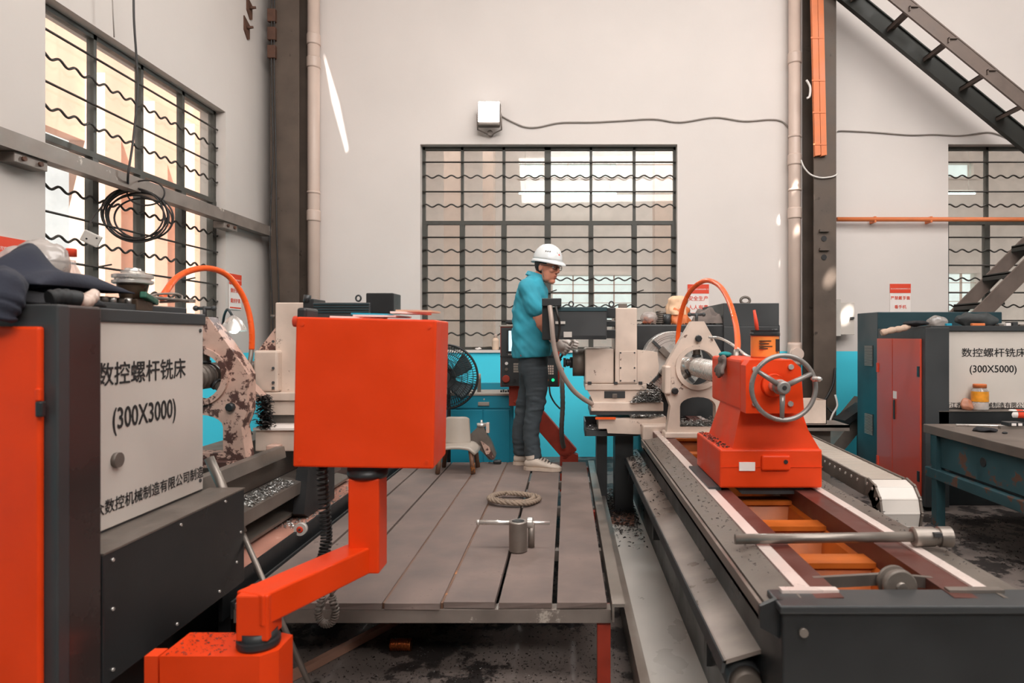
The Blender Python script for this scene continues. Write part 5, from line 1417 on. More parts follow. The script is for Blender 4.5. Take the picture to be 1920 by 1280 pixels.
# bottle and scraps on the sill
t = thing('white_bottle', 'small cream plastic bottle on the middle window sill', 'bottle', P(929, 655, YB + .03))
xq = X(929, YB + .02)
M().lathe([(.036, 0), (.038, .05), (.038, .62), (.018, .78), (.016, .85)], (xq, YB + .03, ZS), (xq, YB + .03, ZS + .17), 18).build('body', mat('cream_plastic', (226, 196, 172), .5, 0, .05), t)
M().lathe([(.019, 0), (.019, .9), (.016, 1)], (xq, YB + .03, ZS + .135), (xq, YB + .03, ZS + .17), 16).build('cap', m_pvc, t)
m = M().ball((X(896, YB), YB + .03, ZS + .012), .035, .02, .013, 16, 8); m.v = [p + noise.noise_vector(p*40)*.008 for p in m.v]
o = m.build('paper_scrap', m_paper, origin=(X(896, YB), YB + .03, ZS)); tag(o, 'crumpled white paper scrap on the middle window sill', 'paper')
o = M().cyl((X(884, YB), YB + .04, ZS + .02), (X(920, YB), YB + .05, ZS + .034), .004, n=6).build('wood_stick', m_brush, origin=(X(900, YB), YB + .04, ZS)); tag(o, 'thin stick lying on the middle window sill', 'stick')

# standing fan
t = thing('standing_fan', 'black standing fan with a wire cage behind the orange control box', 'fan', (X(836, 5.55), 5.55, 0))
c = P(836, 706, 5.5); R_ = .262
ring = lambda r, d, w_: M().tube([c + Vector((r*math.cos(q), d, r*math.sin(q))) for q in [2*PI*k/48 for k in range(48)]], w_, 6, True)
cg = M()
for r, d in ((R_*.35, -.075), (R_*.55, -.068), (R_*.72, -.055), (R_*.88, -.035)):
    cg.tube([c + Vector((r*math.cos(q), d, r*math.sin(q))) for q in [2*PI*k/48 for k in range(48)]], .003, 5, True)
for k in range(72):
    q = 2*PI*k/72; e = Vector((math.cos(q), 0, math.sin(q)))
    tw = Vector((math.cos(q + .25), 0, math.sin(q + .25)))
    cg.tube([c + tw*(R_*.18) + Vector((0, -.078, 0)), c + (e*.5 + tw*.5)*(R_*.6) + Vector((0, -.068, 0)), c + e*(R_*.9) + Vector((0, -.035, 0)), c + e*R_], .0026, 4)
    cg.tube([c + e*(R_*.2) + Vector((0, .075, 0)), c + e*(R_*.85) + Vector((0, .06, 0)), c + e*R_], .0026, 4)
cage = cg.build('wire_cage', m_rubber, t); cage['kind'] = 'stuff'
ring(R_, 0, .010).build('rim', m_rubber, t)
M().lathe([(.05, 0), (.052, .3), (.048, 1)], c + Vector((0, -.07, 0)), c + Vector((0, -.085, 0)), 24).build('badge_plate', m_rubber, t)
M().cyl(c + Vector((.004, -.086, .01)), c + Vector((.004, -.088, .01)), .016, n=18).build('badge', m_inkred, t)
for k in range(5):
    a0 = 2*PI*k/5 + .4
    def bl(a, b, a0=a0):
        r = .045 + a*.19; w_ = (b - .5)*(.9 - .25*a); q = a0 + w_ + .25*a
        return c + Vector((r*math.cos(q), .035*(b - .5)*2*(1 - .3*a), r*math.sin(q)))
    o = M().grid(bl, 8, 6).build('blade', m_darkteal, t)
    s_ = o.modifiers.new('thickness', 'SOLIDIFY'); s_.thickness = .003
M().lathe([(.045, 0), (.05, .3), (.05, .7), (.03, 1)], c + Vector((0, -.03, 0)), c + Vector((0, .05, 0)), 20).build('hub', m_rubber, t)
M().lathe([(.06, 0), (.065, .2), (.06, .7), (.035, 1)], c + Vector((0, .075, 0)), c + Vector((0, .21, 0)), 20).build('motor', m_rubber, t)
M().cyl((c.x, c.y + .14, .04), (c.x, c.y + .14, c.z - .03), .016, n=14).build('pole', m_rubber, t)
M().lathe([(.19, 0), (.19, .4), (.04, 1)], (c.x, c.y + .14, 0), (c.x, c.y + .14, .05), 28).build('base', m_rubber, t)

# small grey chair on the platform
t = thing('small_chair', 'small grey plastic chair with rusty tube legs on the platform', 'chair', (X(855, 4.95), 4.95, ZP))
yc_ = 4.95
xa, xb = X(822, yc_), X(897, yc_)
sz = Z(836, yc_)
def seat(a, b):
    x = xa + (xb - xa)*a; yy = yc_ - .13 + .28*b
    return Vector((x, yy, sz + .02*math.cos((a-.5)*3) - .014*math.sin(PI*b) + (.03*(a-.85)/.15*-1 if a > .85 else 0)))
o = M().grid(seat, 16, 10).build('seat', m_plastic, t); s_ = o.modifiers.new('thickness', 'SOLIDIFY'); s_.thickness = .022; s_.offset = -1
o = M().grid(lambda a, b: Vector((xa + .03 + (X(872, yc_) - xa - .03)*a + .02*(1-b)*a, yc_ + .13 - .03*math.sin(PI*a)*1.0 + .035*b, sz - .005 + (Z(784, yc_) - sz)*b*(1 - .10*abs(2*a - 1)**5))), 16, 12).build('backrest', m_plastic, t)
s_ = o.modifiers.new('thickness', 'SOLIDIFY'); s_.thickness = .018
for dx, dy in ((.035, -.10), (.035, .12), (.255, -.10), (.255, .12)):
    sp_ = .02 if dx > .1 else -.02
    M().cyl((xa + dx, yc_ + dy, sz - .015), (xa + dx + sp_, yc_ + dy*1.15, ZP + .003), .019, .017, 14).build('leg', m_legrust, t)

# cast bracket beside the chair
t = thing('cast_bracket', 'curved cast iron bracket standing behind the small grey chair', 'bracket', P(905, 862, 5.24))
yb_ = 5.22
def bp(u, v): return (X(u, yb_), Z(v, yb_))
M().prism([bp(873, 822), bp(893, 803), bp(897, 797), bp(906, 797), bp(909, 806), bp(922, 830), bp(930, 852), bp(927, 861), bp(917, 862), bp(905, 848), bp(893, 838), bp(884, 832), bp(876, 834)], yb_, yb_ + .06, 'xz').build('casting', m_castgrey, t)
M().prism([bp(902, 826), bp(918, 838), bp(927, 856), bp(925, 862), bp(912, 850)], yb_ - .03, yb_, 'xz').build('rib', m_beigeworn, t)
M().cyl((*[bp(902, 800)[0]], yb_ + .03, bp(902, 800)[1]), (bp(902, 797)[0], yb_ + .03, bp(902, 797)[1] + .012), .038, n=20).build('cap', m_steel, t)
M().cyl((bp(902, 797)[0], yb_ + .03, bp(902, 797)[1]), (bp(902, 788)[0], yb_ + .03, bp(902, 788)[1]), .009, n=10).build('stud', m_steel, t)
M().box(bp(911, 812)[0], bp(917, 812)[0], yb_ + .01, yb_ + .05, bp(911, 812)[1], bp(911, 793)[1], .003).build('clamp', m_pvc, t)
M().box(bp(925, 862)[0], bp(940, 862)[0], yb_ - .02, yb_ + .03, ZP, ZP + .03, .008).build('foot_screw', m_black, t)

# CNC console on a red arm
t = thing('control_console', 'dark operator console with a lit screen and buttons behind the worker', 'console', P(1050, 865, 5.6))
yk = 5.62
def kx(u): return X(u, yk)
def kz(v): return Z(v, yk)
M().box(kx(938), kx(1049), yk, yk + .16, kz(725), kz(612), .006).build('housing', m_redsteel, t)
fc = M().box(kx(939.5), kx(1046), yk - .006, yk, kz(723.5), kz(614), .003).build('face_plate', m_dark, t)
M().box(kx(938), kx(1046), yk - .012, yk - .004, kz(669), kz(667), 0).build('divider', m_black, fc)
M().box(kx(950), kx(1030), yk - .010, yk - .004, kz(660), kz(617), .002).build('screen_bezel', m_black, fc)
M().box(kx(954), kx(1026), yk - .012, yk - .009, kz(658), kz(620)).build('screen', emit('screen_glow', (206, 236, 250), 1.1), fc)
for (u, v, r, mt) in ((950, 681, .013, m_paper), (950, 692, .013, m_castgrey), (1026, 712, .012, m_duct), (1037, 712, .013, emit('green_lamp', (30, 220, 150), 1.2)), (966, 712, .012, m_black)):
    M().cyl((kx(u), yk - .022, kz(v)), (kx(u), yk - .005, kz(v)), r, n=16).build('button', mt, fc)
M().lathe([(.032, 0), (.032, .5), (.022, .55), (.026, 1)], (kx(949), yk - .004, kz(710)), (kx(949), yk - .04, kz(710)), 20).build('stop_button', m_redsteel, fc)
for i in range(4):
    for j in range(4):
        M().box(kx(963 + i*3.2), kx(965.6 + i*3.2), yk - .010, yk - .005, kz(684 + j*4.6), kz(680.6 + j*4.6)).build('key', m_plastic, fc)
        M().box(kx(1023 + i*4), kx(1026 + i*4), yk - .010, yk - .005, kz(688 + j*4.6), kz(684.6 + j*4.6)).build('key', m_pvc, fc)
for k in range(4): M().box(kx(953 + k*4), kx(955.6 + k*4), yk - .008, yk - .0055, kz(665.5), kz(663)).build('bezel_mark', m_plastic, fc)
M().box(kx(936), kx(1050), yk - .01, yk + .17, kz(612), kz(609), .002).build('top_shelf', m_plastic, t)
# arm
M().bar(P(975, 742, 5.72), P(1070, 852, 5.72), .1, .14, b=.004).build('red_arm', m_redsteel, t)
M().box(X(955, 5.72), X(990, 5.72), 5.68, 5.78, Z(760, 5.72), Z(724, 5.72), .004).build('arm_head', m_redsteel, t)
M().prism([(X(1050, 5.72), 0), (X(1084, 5.72), 0), (X(1084, 5.72), Z(865, 5.72) + .06), (X(1070, 5.72), Z(845, 5.72)), (X(1050, 5.72), Z(848, 5.72))], 5.67, 5.77, 'xz').build('arm_foot', m_redsteel, t)
o = M().tube(spline([P(1053, 690, 5.55), P(1054, 720, 5.5), P(1055, 760, 5.5), P(1053, 800, 5.52), P(1054, 825, 5.55), P(1057, 838, 5.6)], 8), [.019 + .002*(i % 2) for i in range(41)], 12).build('flexible_conduit', m_steeldull, origin=P(1057, 838, 5.6)); tag(o, 'silver flexible conduit hanging beside the operator console', 'conduit')
o = M().tube(spline([P(1030, 725, 5.6), P(1032, 740, 5.58), P(1040, 755, 5.58), P(1050, 766, 5.55)], 6), .007, 8).build('console_cable', m_cable, origin=P(1050, 766, 5.55)); tag(o, 'thin black cable under the operator console', 'cable')
o = M().ball(P(958, 607, 5.68) + Vector((0, 0, .012)), .05, .03, .018, 18, 8).build('computer_mouse', m_rubber, origin=P(958, 609, 5.68)); tag(o, 'small black object lying on the operator console', 'tool')

# ================================================================== things on the platform
t = thing('rope_coil', 'coil of twisted grey rope lying on the platform boards', 'rope', P(968, 940, 4.0))
c = P(968, 941, 4.02); c.z = ZP
cp_ = []
for i in range(150):
    f = i/149; q = 2*PI*2.0*f + 2.0
    rr = .165*(1 - .32*f)
    cp_.append(c + Vector((rr*.98*math.cos(q) + .01*math.sin(3*q) - .02*f, rr*.86*math.sin(q) + (.06*(1-f) if f < .2 else 0)*0, .015 + .016*math.sin(q*.5)**2 + .006*f)))
for s in range(3):
    pts = []
    for i, p in enumerate(cp_):
        tg = (cp_[min(i+1, 149)] - cp_[max(i-1, 0)]).normalized(); a = Vector((0, 0, 1)); b = tg.cross(a).normalized()
        q = i*.9 + s*2*PI/3
        pts.append(p + a*(.0075*math.cos(q)) + b*(.0075*math.sin(q)))
    M().tube(pts, .0082, 6).build('strand', m_rope, t)
t = thing('socket_wrench', 'steel socket with a long T-bar standing on the platform boards', 'wrench', P(970, 1038, 3.06))
c = Vector((X(970, 3.06), 3.06 + .045, ZP))
M().lathe([(.040, 0), (.0425, .03), (.0425, .97), (.040, 1)], c, c + Vector((0, 0, .14)), 32).build('socket', m_steeldull, t)
M().lathe([(.029, 0), (.022, 1)], c + Vector((0, 0, .1401)), c + Vector((0, 0, .1415)), 24).build('bore', m_ink, t)
M().cyl((X(895, 3.16), 3.17, ZP + .115), (X(972, 3.16), 3.165, ZP + .115), .011, n=14).build('tee_bar', m_steel, t)
M().cyl((X(975, 3.16), 3.165, ZP + .115), (X(1031, 3.16), 3.16, ZP + .115), .009, n=14).build('tee_bar', m_steel, t)
M().lathe([(.012, 0), (.014, 1)], (X(893, 3.16), 3.17, ZP + .115), (X(898, 3.16), 3.17, ZP + .115), 14).build('end_cap', m_steel, t)
M().cyl((X(996, 3.16), 3.163, ZP), (X(996, 3.16), 3.163, ZP + .12), .016, n=14).build('bar_foot', m_steeldull, t)
M().lathe([(.022, 0), (.026, .15), (.026, .85), (.022, 1)], (X(988, 3.16), 3.164, ZP + .115), (X(1000, 3.16), 3.162, ZP + .115), 20).build('drive_nut', m_steel, t)

# on the floor under the platform
t = thing('copper_spool', 'small copper coloured spool on the floor under the platform', 'spool', P(752, 1222, 2.79))
c = Vector((X(752, 2.8), 2.8, .026))
M().lathe([(.026, 0), (.026, .05), (.022, .08), (.022, .92), (.026, .95), (.026, 1)], c - Vector((.043, 0, 0)), c + Vector((.043, 0, 0)), 24).build('reel', m_copper, t)
m = M()
for k in range(9): m.tube([c + Vector((-.034 + k*.0085, .0235*math.cos(q), .0235*math.sin(q))) for q in [2*PI*j/20 for j in range(20)]], .0028, 5, True)
o_ = m.build('winding', m_copper, t); o_['kind'] = 'stuff'
o = M().bar(Vector((X(505, 2.48), 2.46, .018)), Vector((X(800, 3.2) - .0, 3.25, .018)), .03, .03).build('floor_strip', mat('pinkish_conduit', (176, 132, 112), .6, 0, .2, 8), origin=(X(650, 2.8), 2.8, 0)); tag(o, 'long pinkish strip lying on the floor under the platform', 'strip')
def under():
    y = 2.0 + random.random()**1.3*3.2
    x = random.uniform(-1.5, .22)
    if noise.noise(Vector((x*2.2, y*1.6, 3))) + random.uniform(-.35, .45) < 0: return None
    return (x, y, .003)
chips('floor_chips', 'dark metal chips strewn over the floor under the platform', 22000, under, m_chipdark, (.002, .006))
chips('floor_chips', 'bright metal chips sprinkled over the floor under the platform', 5000, under, m_chip, (.0015, .004))
chips('oil_tray_chips', 'dark chips heaped in the pale oil tray beside the platform', 2600, lambda: (lambda x, y: (x, y, .022 + .05*max(0, 1 - abs(y - 5.0)/.7)*random.random()))(random.uniform(.28, .5), 5.0 + random.gauss(0, .28)), m_chipdark, (.005, .014))
chips('bench_chips', 'chips on the floor beneath the right work bench', 1500, lambda: (random.uniform(2.5, 3.6), random.uniform(3.6, 4.9), .003), m_chipdark, (.004, .010))
o = M().prism([(.30, 4.62), (.46, 4.55), (.50, 4.95), (.33, 5.0)], .022, .035, 'xy').build('cardboard_scrap', mat('oily_cardboard', (132, 92, 76), .7, 0, .3, 8), origin=(.4, 4.8, .02)); tag(o, 'brown oily scrap lying in the oil tray', 'scrap')

# ================================================================== the worker
YW = 5.1
def W(u, v, dy=0.0): return P(u, v, YW + dy)
m_skin = mat('skin', (214, 140, 112), .5, 0, .06, 20)
m_shirt = mat('teal_work_shirt', (52, 150, 170), .85, 0, .10, 9, .15, 140)
m_jeans = mat('dark_jeans', (62, 69, 74), .85, 0, .22, 9, .2, 160)
m_helmet = mat('white_helmet', (226, 228, 228), .25, 0, .02, 6, coat=.4)
m_hair = mat('black_hair', (30, 27, 27), .6, 0, .2, 40)
m_glove = mat('white_cotton_glove', (236, 224, 216), .9, 0, .12, 30, .3, 150)
m_shoe = mat('cream_leather_shoe', (206, 190, 176), .6, 0, .14, 16, .1)
m_sole = mat('pale_sole', (190, 170, 154), .7, 0, .15, 14)

def fuse(m, voxel, smooth=4, factor=.5):
    """one continuous surface out of overlapping volumes"""
    o = m.build('fuse_tmp', m_skin)
    r = o.modifiers.new('r', 'REMESH'); r.mode = 'VOXEL'; r.voxel_size = voxel; r.use_smooth_shade = True
    s = o.modifiers.new('s', 'SMOOTH'); s.iterations = smooth; s.factor = factor
    bpy.context.view_layer.update()
    me = bpy.data.meshes.new_from_object(o.evaluated_get(bpy.context.evaluated_depsgraph_get()))
    out = M(); out.v = [v.co.copy() for v in me.vertices]; out.f = [list(p.vertices) for p in me.polygons]; out.s = [True]*len(out.f)
    bpy.data.objects.remove(o); bpy.data.meshes.remove(me)
    return out
def ellipse(c, a, b, n=24, e=2.2, tilt=0.0):
    """horizontal ring: a = half depth along x, b = half width along y"""
    out = []
    for k in range(n):
        q = 2*PI*k/n; cx, sy = math.cos(q), math.sin(q)
        x = a*math.copysign(abs(cx)**(2/e), cx); y = b*math.copysign(abs(sy)**(2/e), sy)
        out.append(Vector((c.x + x, c.y + y, c.z + tilt*x)))
    return out
def limb(m, pts, rs, n=6, seg=14):
    pp = spline(pts, n); k = len(pp); rr = []
    for i in range(k):
        f = i/(k-1)*(len(rs)-1); j = min(len(rs)-2, int(f)); rr.append(rs[j] + (rs[j+1]-rs[j])*(f-j))
    m.tube(pp, rr, seg)
    m.ball(pp[0], rr[0], nu=seg, nv=10); m.ball(pp[-1], rr[-1], nu=seg, nv=10)

person = thing('person', 'worker in white helmet, teal shirt, dark jeans and gloves standing on the platform', 'person', (W(1000, 875).x, YW, ZP))
# ---- head frame
HC = W(1026, 501, -.02)
HR = (Matrix.Rotation(math.radians(-34), 3, 'Z') @ Matrix.Rotation(math.radians(9), 3, 'Y'))
def hp(x, y, z): return HC + HR @ Vector((x, y, z))
b = M()
b.ball(hp(-.002, 0, .028), .096, .077, .098, 24, 16, HR)
b.ball(hp(.026, 0, -.045), .064, .060, .074, 20, 14, HR)
b.ball(hp(.055, 0, -.100), .030, .032, .024, 16, 10, HR)
b.ball(hp(.020, .036, -.075), .045, .022, .035, 14, 10, HR); b.ball(hp(.020, -.036, -.075), .045, .022, .035, 14, 10, HR)
b.ball(hp(.070, .034, -.018), .022, .022, .02, 12, 8, HR); b.ball(hp(.070, -.034, -.018), .022, .022, .02, 12, 8, HR)
b.ball(hp(.078, 0, .036), .018, .052, .013, 16, 8, HR)
b.tube([hp(.088, 0, .026), hp(.100, 0, .004), hp(.110, 0, -.020), hp(.104, 0, -.034)], [.008, .009, .012, .008], 10)
b.ball(hp(.100, .011, -.030), .011, .008, .008, 10, 8, HR); b.ball(hp(.100, -.011, -.030), .011, .008, .008, 10, 8, HR)
b.ball(hp(.081, 0, -.058), .010, .024, .007, 14, 8, HR); b.ball(hp(.079, 0, -.071), .010, .021, .007, 14, 8, HR)
for s in (-1, 1):
    b.ball(hp(-.006, s*.078, -.004), .019, .009, .033, 14, 10, HR)
neck0, neck1 = hp(-.022, 0, -.05), W(1001, 527, 0)
limb(b, [neck0, (neck0 + neck1)/2, neck1], [.053, .053, .058])
# torso core and arms (inside the shirt)
b.loft([ellipse(W(1003, 519), .05, .08), ellipse(W(998, 533), .075, .165), ellipse(W(996, 560), .10, .165), ellipse(W(995, 610), .105, .15), ellipse(W(998, 655), .10, .15)])
sh = {-1: W(990, 541, -.165), 1: W(998, 541, .165)}
el = {-1: W(1014, 607, -.165), 1: W(1024, 607, .18)}
wr = {-1: W(1046, 642, -.10), 1: W(1060, 640, .10)}
for s in (-1, 1):
    limb(b, [sh[s], sh[s].lerp(el[s], .5), el[s]], [.044, .049, .041])
    limb(b, [el[s], el[s].lerp(wr[s], .4), wr[s]], [.042, .040, .029])
fuse(b, .0045, 5).build('body', m_skin, person)
# ---- face details
for s in (-1, 1):
    e_ = M().ball(hp(.079, s*.031, .008), .0125, nu=12, nv=8).build('eye', m_paper, person)
    M().ball(hp(.089, s*.031, .006), .0055, nu=10, nv=6).build('iris', m_hair, e_)
    M().tube([hp(.086, s*.014, .030), hp(.088, s*.032, .036), hp(.074, s*.053, .030)], [.003, .0042, .002], 6).build('eyebrow', m_hair, person)
M().ball(hp(.0885, 0, -.059), .004, .019, .004, 12, 6, HR).ball(hp(.0865, 0, -.070), .004, .017, .0045, 12, 6, HR).build('lips', mat('lips', (176, 96, 82), .5), person)
# hair: shell around the skull below the helmet
hm = M()
rings = []
for j in range(7):
    zz = .045 - j*.019
    rows = []
    for k in range(22):
        q = math.radians(62 + 236*k/21)
        rr = (.100 - .004*j*(j > 4)); sc = math.sqrt(max(.05, 1 - ((zz - .028)/.104)**2))
        rows.append(hp(-.004 + rr*sc*math.cos(q), .081*sc*math.sin(q), zz + (.012*j if 62 + 236*k/21 < 95 or 62 + 236*k/21 > 265 else 0)))
    rings.append(rows)
hm.loft(rings, False, False)
o = hm.build('hair', m_hair, person); s_ = o.modifiers.new('thickness', 'SOLIDIFY'); s_.thickness = .006; s_.offset = 0
# glasses
g = M()
gl_root = None
for s in (-1, 1):
    rim = M().tube([hp(.106 - .010*abs(math.cos(q)), s*.034 + .0235*math.cos(q), .004 + .0165*math.sin(q)) for q in [2*PI*k/20 for k in range(20)]], .0019, 6, True)
    rim.tube([hp(.094, s*.056, .008), hp(.05, s*.079, .012), hp(-.008, s*.086, .014), hp(-.03, s*.084, -.004)], .0021, 6)
    o = rim.build('glasses_frame', m_hair, person)
    if gl_root is None: gl_root = o
    M().grid(lambda a, bb, s=s: hp(.105 - .010*abs(2*a-1), s*.034 + .022*(2*a-1)*math.sqrt(1 - .35*(2*bb-1)**2), .004 + .0155*(2*bb-1)), 6, 6).build('lens', glass('lens_%d' % s, (250, 250, 250), .005, .04), o)
M().tube([hp(.100, .012, .008), hp(.106, 0, .012), hp(.100, -.012, .008)], .002, 6).build('glasses_bridge', m_hair, gl_root)
# ---- helmet
def dome(m, r, zc, rx, ry, rz, n0, n1, off=0):
    rings = []
    for j in range(n1 + 1):
        ph = (PI/2)*j/n1*.985
        rings.append([hp(-.004 + (rx + off)*math.cos(ph)*math.cos(q), (ry + off)*math.cos(ph)*math.sin(q), zc + (rz + off)*math.sin(ph)) for q in [2*PI*k/n0 for k in range(n0)]])
    m.loft(rings, False); m.f.append([len(m.v) - n0 + k for k in range(n0)]); m.s.append(True)
hz = .056
m = M(); dome(m, 0, hz, .116, .100, .118, 36, 12)
# brim: wide peak in front, short skirt behind
n = 36; r0, r1, r2 = [], [], []
for k in range(n):
    q = 2*PI*k/n; f = max(0, math.cos(q))**2; bk = max(0, -math.cos(q))**2
    r0.append(hp(-.004 + .116*math.cos(q), .100*math.sin(q), hz))
    r1.append(hp(-.004 + (.122 + .026*f + .004*bk)*math.cos(q), (.108)*math.sin(q), hz - .012 - .004*f))
    r2.append(hp(-.004 + (.124 + .040*f + .010*bk)*math.cos(q), (.112)*math.sin(q), hz - .022 - .012*f - .012*bk))
m.loft([r0, r1, r2], False)
hel = m.build('helmet', m_helmet, person); s_ = hel.modifiers.new('thickness', 'SOLIDIFY'); s_.thickness = .0035; s_.offset = 1
for yy in (-.026, 0, .026):
    pts = []
    for j in range(13):
        ph = math.radians(28 + 124*j/12)
        pts.append(hp(-.004 + .117*math.cos(ph)*math.sqrt(1 - (yy/.1)**2), yy, hz + .119*math.sin(ph)*math.sqrt(1 - (yy/.1)**2)))
    M().tube(pts, .0045, 8).build('ridge', m_helmet, hel)
for k in range(3):
    q = math.radians(-52 - k*9); ph = .52
    M().cbox(hp(-.004 + .118*math.cos(ph)*math.cos(q), .102*math.cos(ph)*math.sin(q), hz + .120*math.sin(ph)), (.006, .010, .014), .002, HR @ Matrix.Rotation(q, 3, 'Z')).build('vent', m_castgrey, hel)
q = math.radians(-8); ph = .40
M().cbox(hp(-.004 + .1175*math.cos(ph)*math.cos(q), .1*math.cos(ph)*math.sin(q), hz + .1185*math.sin(ph)), (.006, .013, .012), .001, HR @ Matrix.Rotation(q, 3, 'Z') @ Matrix.Rotation(-ph, 3, 'Y')).build('emblem', m_inkred, hel)
M().tube([hp(.0, -.088, .02), hp(.012, -.074, -.03), hp(.03, -.05, -.098), hp(.04, 0, -.118), hp(.03, .05, -.098), hp(.012, .074, -.03), hp(0, .088, .02)], .0022, 6).build('chin_strap', m_greycable, hel)
# ---- shirt
st = M()
R = [(669, 998, 36, .192), (660, 998, 38, .194), (640, 997, 37, .188), (612, 995, 35.5, .182), (580, 996, 34, .188), (556, 997, 31, .198), (540, 998, 26, .198), (530, 999, 21, .168), (522, 1001, 16.5, .115), (515, 1003, 14, .078)]
st.loft([ellipse(W(u, v), a*YW/F, bb, 28, 2.3, .06 if v > 600 else 0) for v, u, a, bb in R])
sl_end = {}
for s in (-1, 1):
    a_, d_ = sh[s] + Vector((-.006, -s*.022, .006)), (el[s] - sh[s]).normalized()
    e_ = sh[s] + d_*.15 + Vector((0, s*.012, 0))
    limb(st, [a_, a_.lerp(e_, .5), e_], [.075, .074, .072])
st = fuse(st, .007, 5)
out = []
for p in st.v:                      # cloth folds
    nv = noise.noise(Vector((p.x*9, p.y*9, p.z*14)))*.012 + noise.noise(Vector((p.x*20 + p.z*16, p.y*14, p.z*9)))*.011
    c_ = Vector((W(998, 600).x, YW, p.z)); d_ = (p - c_); d_.z = 0
    out.append(p + d_.normalized()*nv if d_.length > 1e-4 else p)
st.v = out
shirt = st.build('shirt', m_shirt, person)
col_ = M()
cr = [ellipse(W(1003, 520), .066, .082, 24), ellipse(W(1004, 513), .064, .074, 24), ellipse(W(1005.5, 512), .068, .078, 24), ellipse(W(1004, 520), .078, .092, 24)]
col_.loft([[p + Vector((0, 0, -.3*(p.x - W(1003, 515).x))) for p in r] for r in cr], False).build('collar', m_shirt, shirt)
M().grid(lambda a, bb: W(1001 + 13*a, 592 + 16*bb, -.196 + .004*math.sin(PI*a)), 6, 6).build('pocket_flap', m_shirt, shirt)
# ---- trousers
jn = M()
jn.loft([ellipse(W(999, 656), .108, .158), ellipse(W(999, 675), .112, .17), ellipse(W(999, 692), .112, .172), ellipse(W(1001, 704), .104, .165)])
near = [(688, 1002, 26, .088), (710, 1005, 23.5, .086), (729, 1006, 20.5, .080), (752, 1005, 18.5, .074), (773, 1002, 17, .068), (795, 997, 15.5, .064), (820, 996, 15, .062), (852, 1000, 15.5, .062), (859, 1001, 15.5, .062)]
far = [(688, 997, 25, .088), (710, 995, 22, .084), (729, 992, 19, .078), (752, 986, 17.5, .072), (773, 982, 16.5, .066), (795, 977, 15.5, .062), (820, 975, 15, .060), (846, 978, 14.5, .060), (853, 979, 14.5, .060)]
for rows, dy in ((near, -.088), (far, .088)):
    jn.loft([ellipse(W(u, v, dy), a*(YW+dy)/F, bb, 20, 2.1) for v, u, a, bb in rows])
jn = fuse(jn, .008, 4)
out = []
for p in jn.v:
    k = .0035 + .006*math.exp(-((p.z - Z(765, YW))/.10)**2) + .006*math.exp(-((p.z - Z(845, YW))/.07)**2)
    nv = noise.noise(Vector((p.x*10, p.y*10, p.z*34)))*k*1.6
    out.append(p + Vector((noise.noise(Vector((p.z*20, p.y*8, 1)))*k, -abs(nv) if p.y < YW else abs(nv), 0)) + Vector((nv*.7, 0, 0)))
jn.v = out
tr = jn.build('trousers', m_jeans, person)
M().box(W(976, 664, -.17).x, W(980, 664).x, YW - .176, YW - .168, Z(668, 4.93), Z(664, 4.93)).build('trouser_label', m_redsteel, tr)
# ---- shoes
def shoe(heel, ang, L=.275):
    d = Vector((math.cos(ang), math.sin(ang), 0)); sd = Vector((-math.sin(ang), math.cos(ang), 0))
    sec = [(0, .022, .030, .064), (.02, .034, .016, .090), (.055, .040, .016, .104), (.09, .041, .016, .102), (.13, .042, .016, .082), (.17, .047, .016, .064), (.21, .049, .016, .054), (.245, .042, .016, .046), (.268, .026, .020, .036), (.275, .008, .024, .030)]
    rings = []
    for s_, w_, z0, z1 in sec:
        rings.append([heel + d*s_ + sd*(w_*math.cos(q)) + Vector((0, 0, (z0+z1)/2 + (z1-z0)/2*math.sin(q))) for q in [2*PI*k/16 for k in range(16)]])
    so = M().loft(rings).build('shoe', m_shoe, person)
    srow = [(-.004, .020), (.02, .038), (.06, .043), (.12, .043), (.17, .051), (.22, .052), (.255, .042), (.277, .022), (.283, .004)]
    poly = [heel + d*s_ + sd*w_ for s_, w_ in srow] + [heel + d*s_ - sd*w_ for s_, w_ in srow[::-1]]
    M().prism([(p.x, p.y) for p in poly], ZP + .001, ZP + .026, 'xy').build('sole', m_sole, so)
    for k in range(5):
        s_ = .115 + k*.022; z_ = .1 - k*.009
        M().tube([heel + d*s_ + sd*.027 + Vector((0, 0, z_ - .012)), heel + d*(s_ + .006) + Vector((0, 0, z_ + .001)), heel + d*(s_ + .002) - sd*.027 + Vector((0, 0, z_ - .012))], .003, 6).build('lace', m_ink, so)
    M().lathe([(.045, 0), (.047, 1)], heel + d*.055 + Vector((0, 0, .085)), heel + d*.050 + Vector((0, 0, .112)), 16, False).build('shoe_collar', m_shoe, so)
hz0 = W(984, 875, -.10); hz0.z = ZP
shoe(hz0, math.radians(-12))
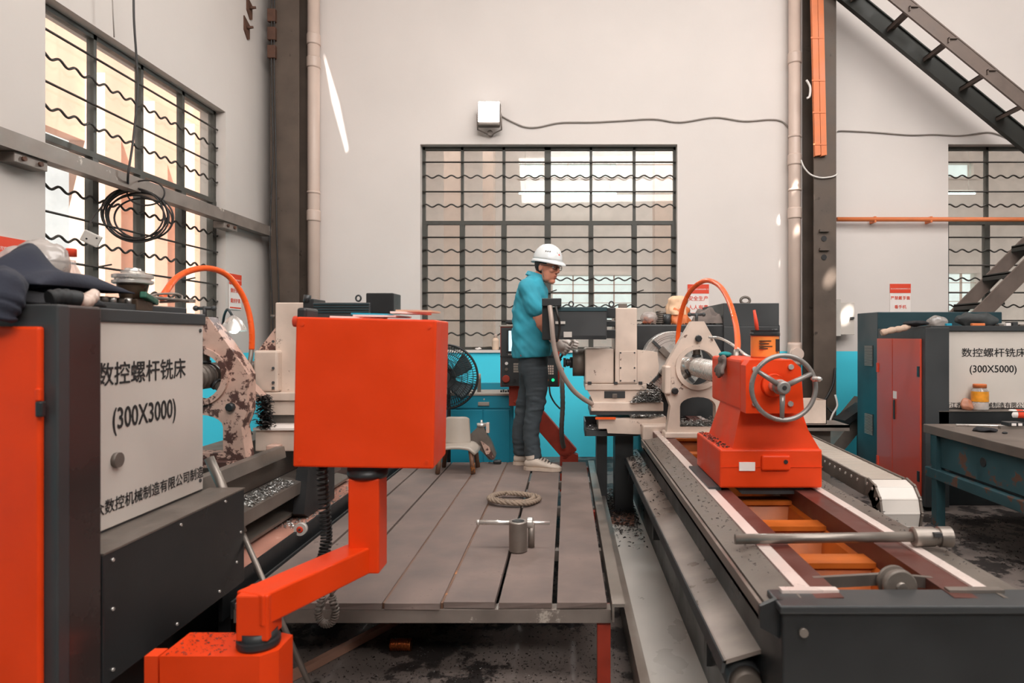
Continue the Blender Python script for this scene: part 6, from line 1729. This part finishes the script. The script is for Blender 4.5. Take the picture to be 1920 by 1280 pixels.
hz1 = W(963, 868, .09); hz1.z = ZP
shoe(hz1, math.radians(4))
# ---- gloved hands, fingers closed round a vertical wrench bar
def glove(w_, down, fwd, side, mt, gx):
    """w_ wrist; down/fwd/side: unit vectors; fingers wrap round a bar at gx"""
    m = M()
    limb(m, [w_ - fwd*.045, w_ - fwd*.01], [.034, .036])
    pc = w_ + fwd*.035 + down*.012
    m.ball(pc, .046, .024, .040, 16, 12, Matrix((fwd, side, down)).transposed())
    limb(m, [w_, pc], [.032, .034])
    for k in range(4):
        z_ = (k - 1.5)*.0205
        ln = (.92, 1.0, .96, .80)[k]
        base = w_ + fwd*.062 + down*(z_ + .012) 
        p1 = base + fwd*(.030*ln) - side*.006
        p2 = p1 + fwd*(.010) + side*(.026*ln)
        p3 = p2 - fwd*(.022*ln) + side*.010
        limb(m, [base, p1, p2, p3], [.0105, .0102, .0095, .0082], 5, 10)
    tb = w_ + fwd*.02 - down*.028
    limb(m, [tb, tb + fwd*.032 - down*.010 + side*.012, tb + fwd*.056 + down*.002 + side*.024], [.014, .0125, .0095], 5, 10)
    return fuse(m, .0035, 3)
dn = Vector((.12, 0, -1)).normalized(); fw = Vector((.82, .0, -.58)).normalized(); dn = (dn - fw*dn.dot(fw)).normalized(); sd = Vector((0, 1, 0))
glove(wr[-1], dn, fw, sd, m_glove, 0).build('glove', m_glove, person)
fw2 = Vector((1, -.2, -.3)).normalized(); dn2 = (Vector((0, 0, -1)) - fw2*(-fw2.z)).normalized(); sd2 = fw2.cross(dn2)
glove(wr[1], dn2, fw2, -sd2 if sd2.y > 0 else sd2, m_glove, 0).build('glove', m_glove, person)
bar_c = wr[-1] + fw*.082 + sd*.016
o = thing('socket_key', 'grey steel key gripped in the white gloved hand', 'wrench', bar_c - dn*-.09)
M().cyl(bar_c - dn*.07, bar_c + dn*.10, .009, n=12).build('shank', m_castgrey, o)
M().cyl(bar_c + dn*.085, bar_c + dn*.13, .017, n=12).build('socket_end', m_castgrey, o)
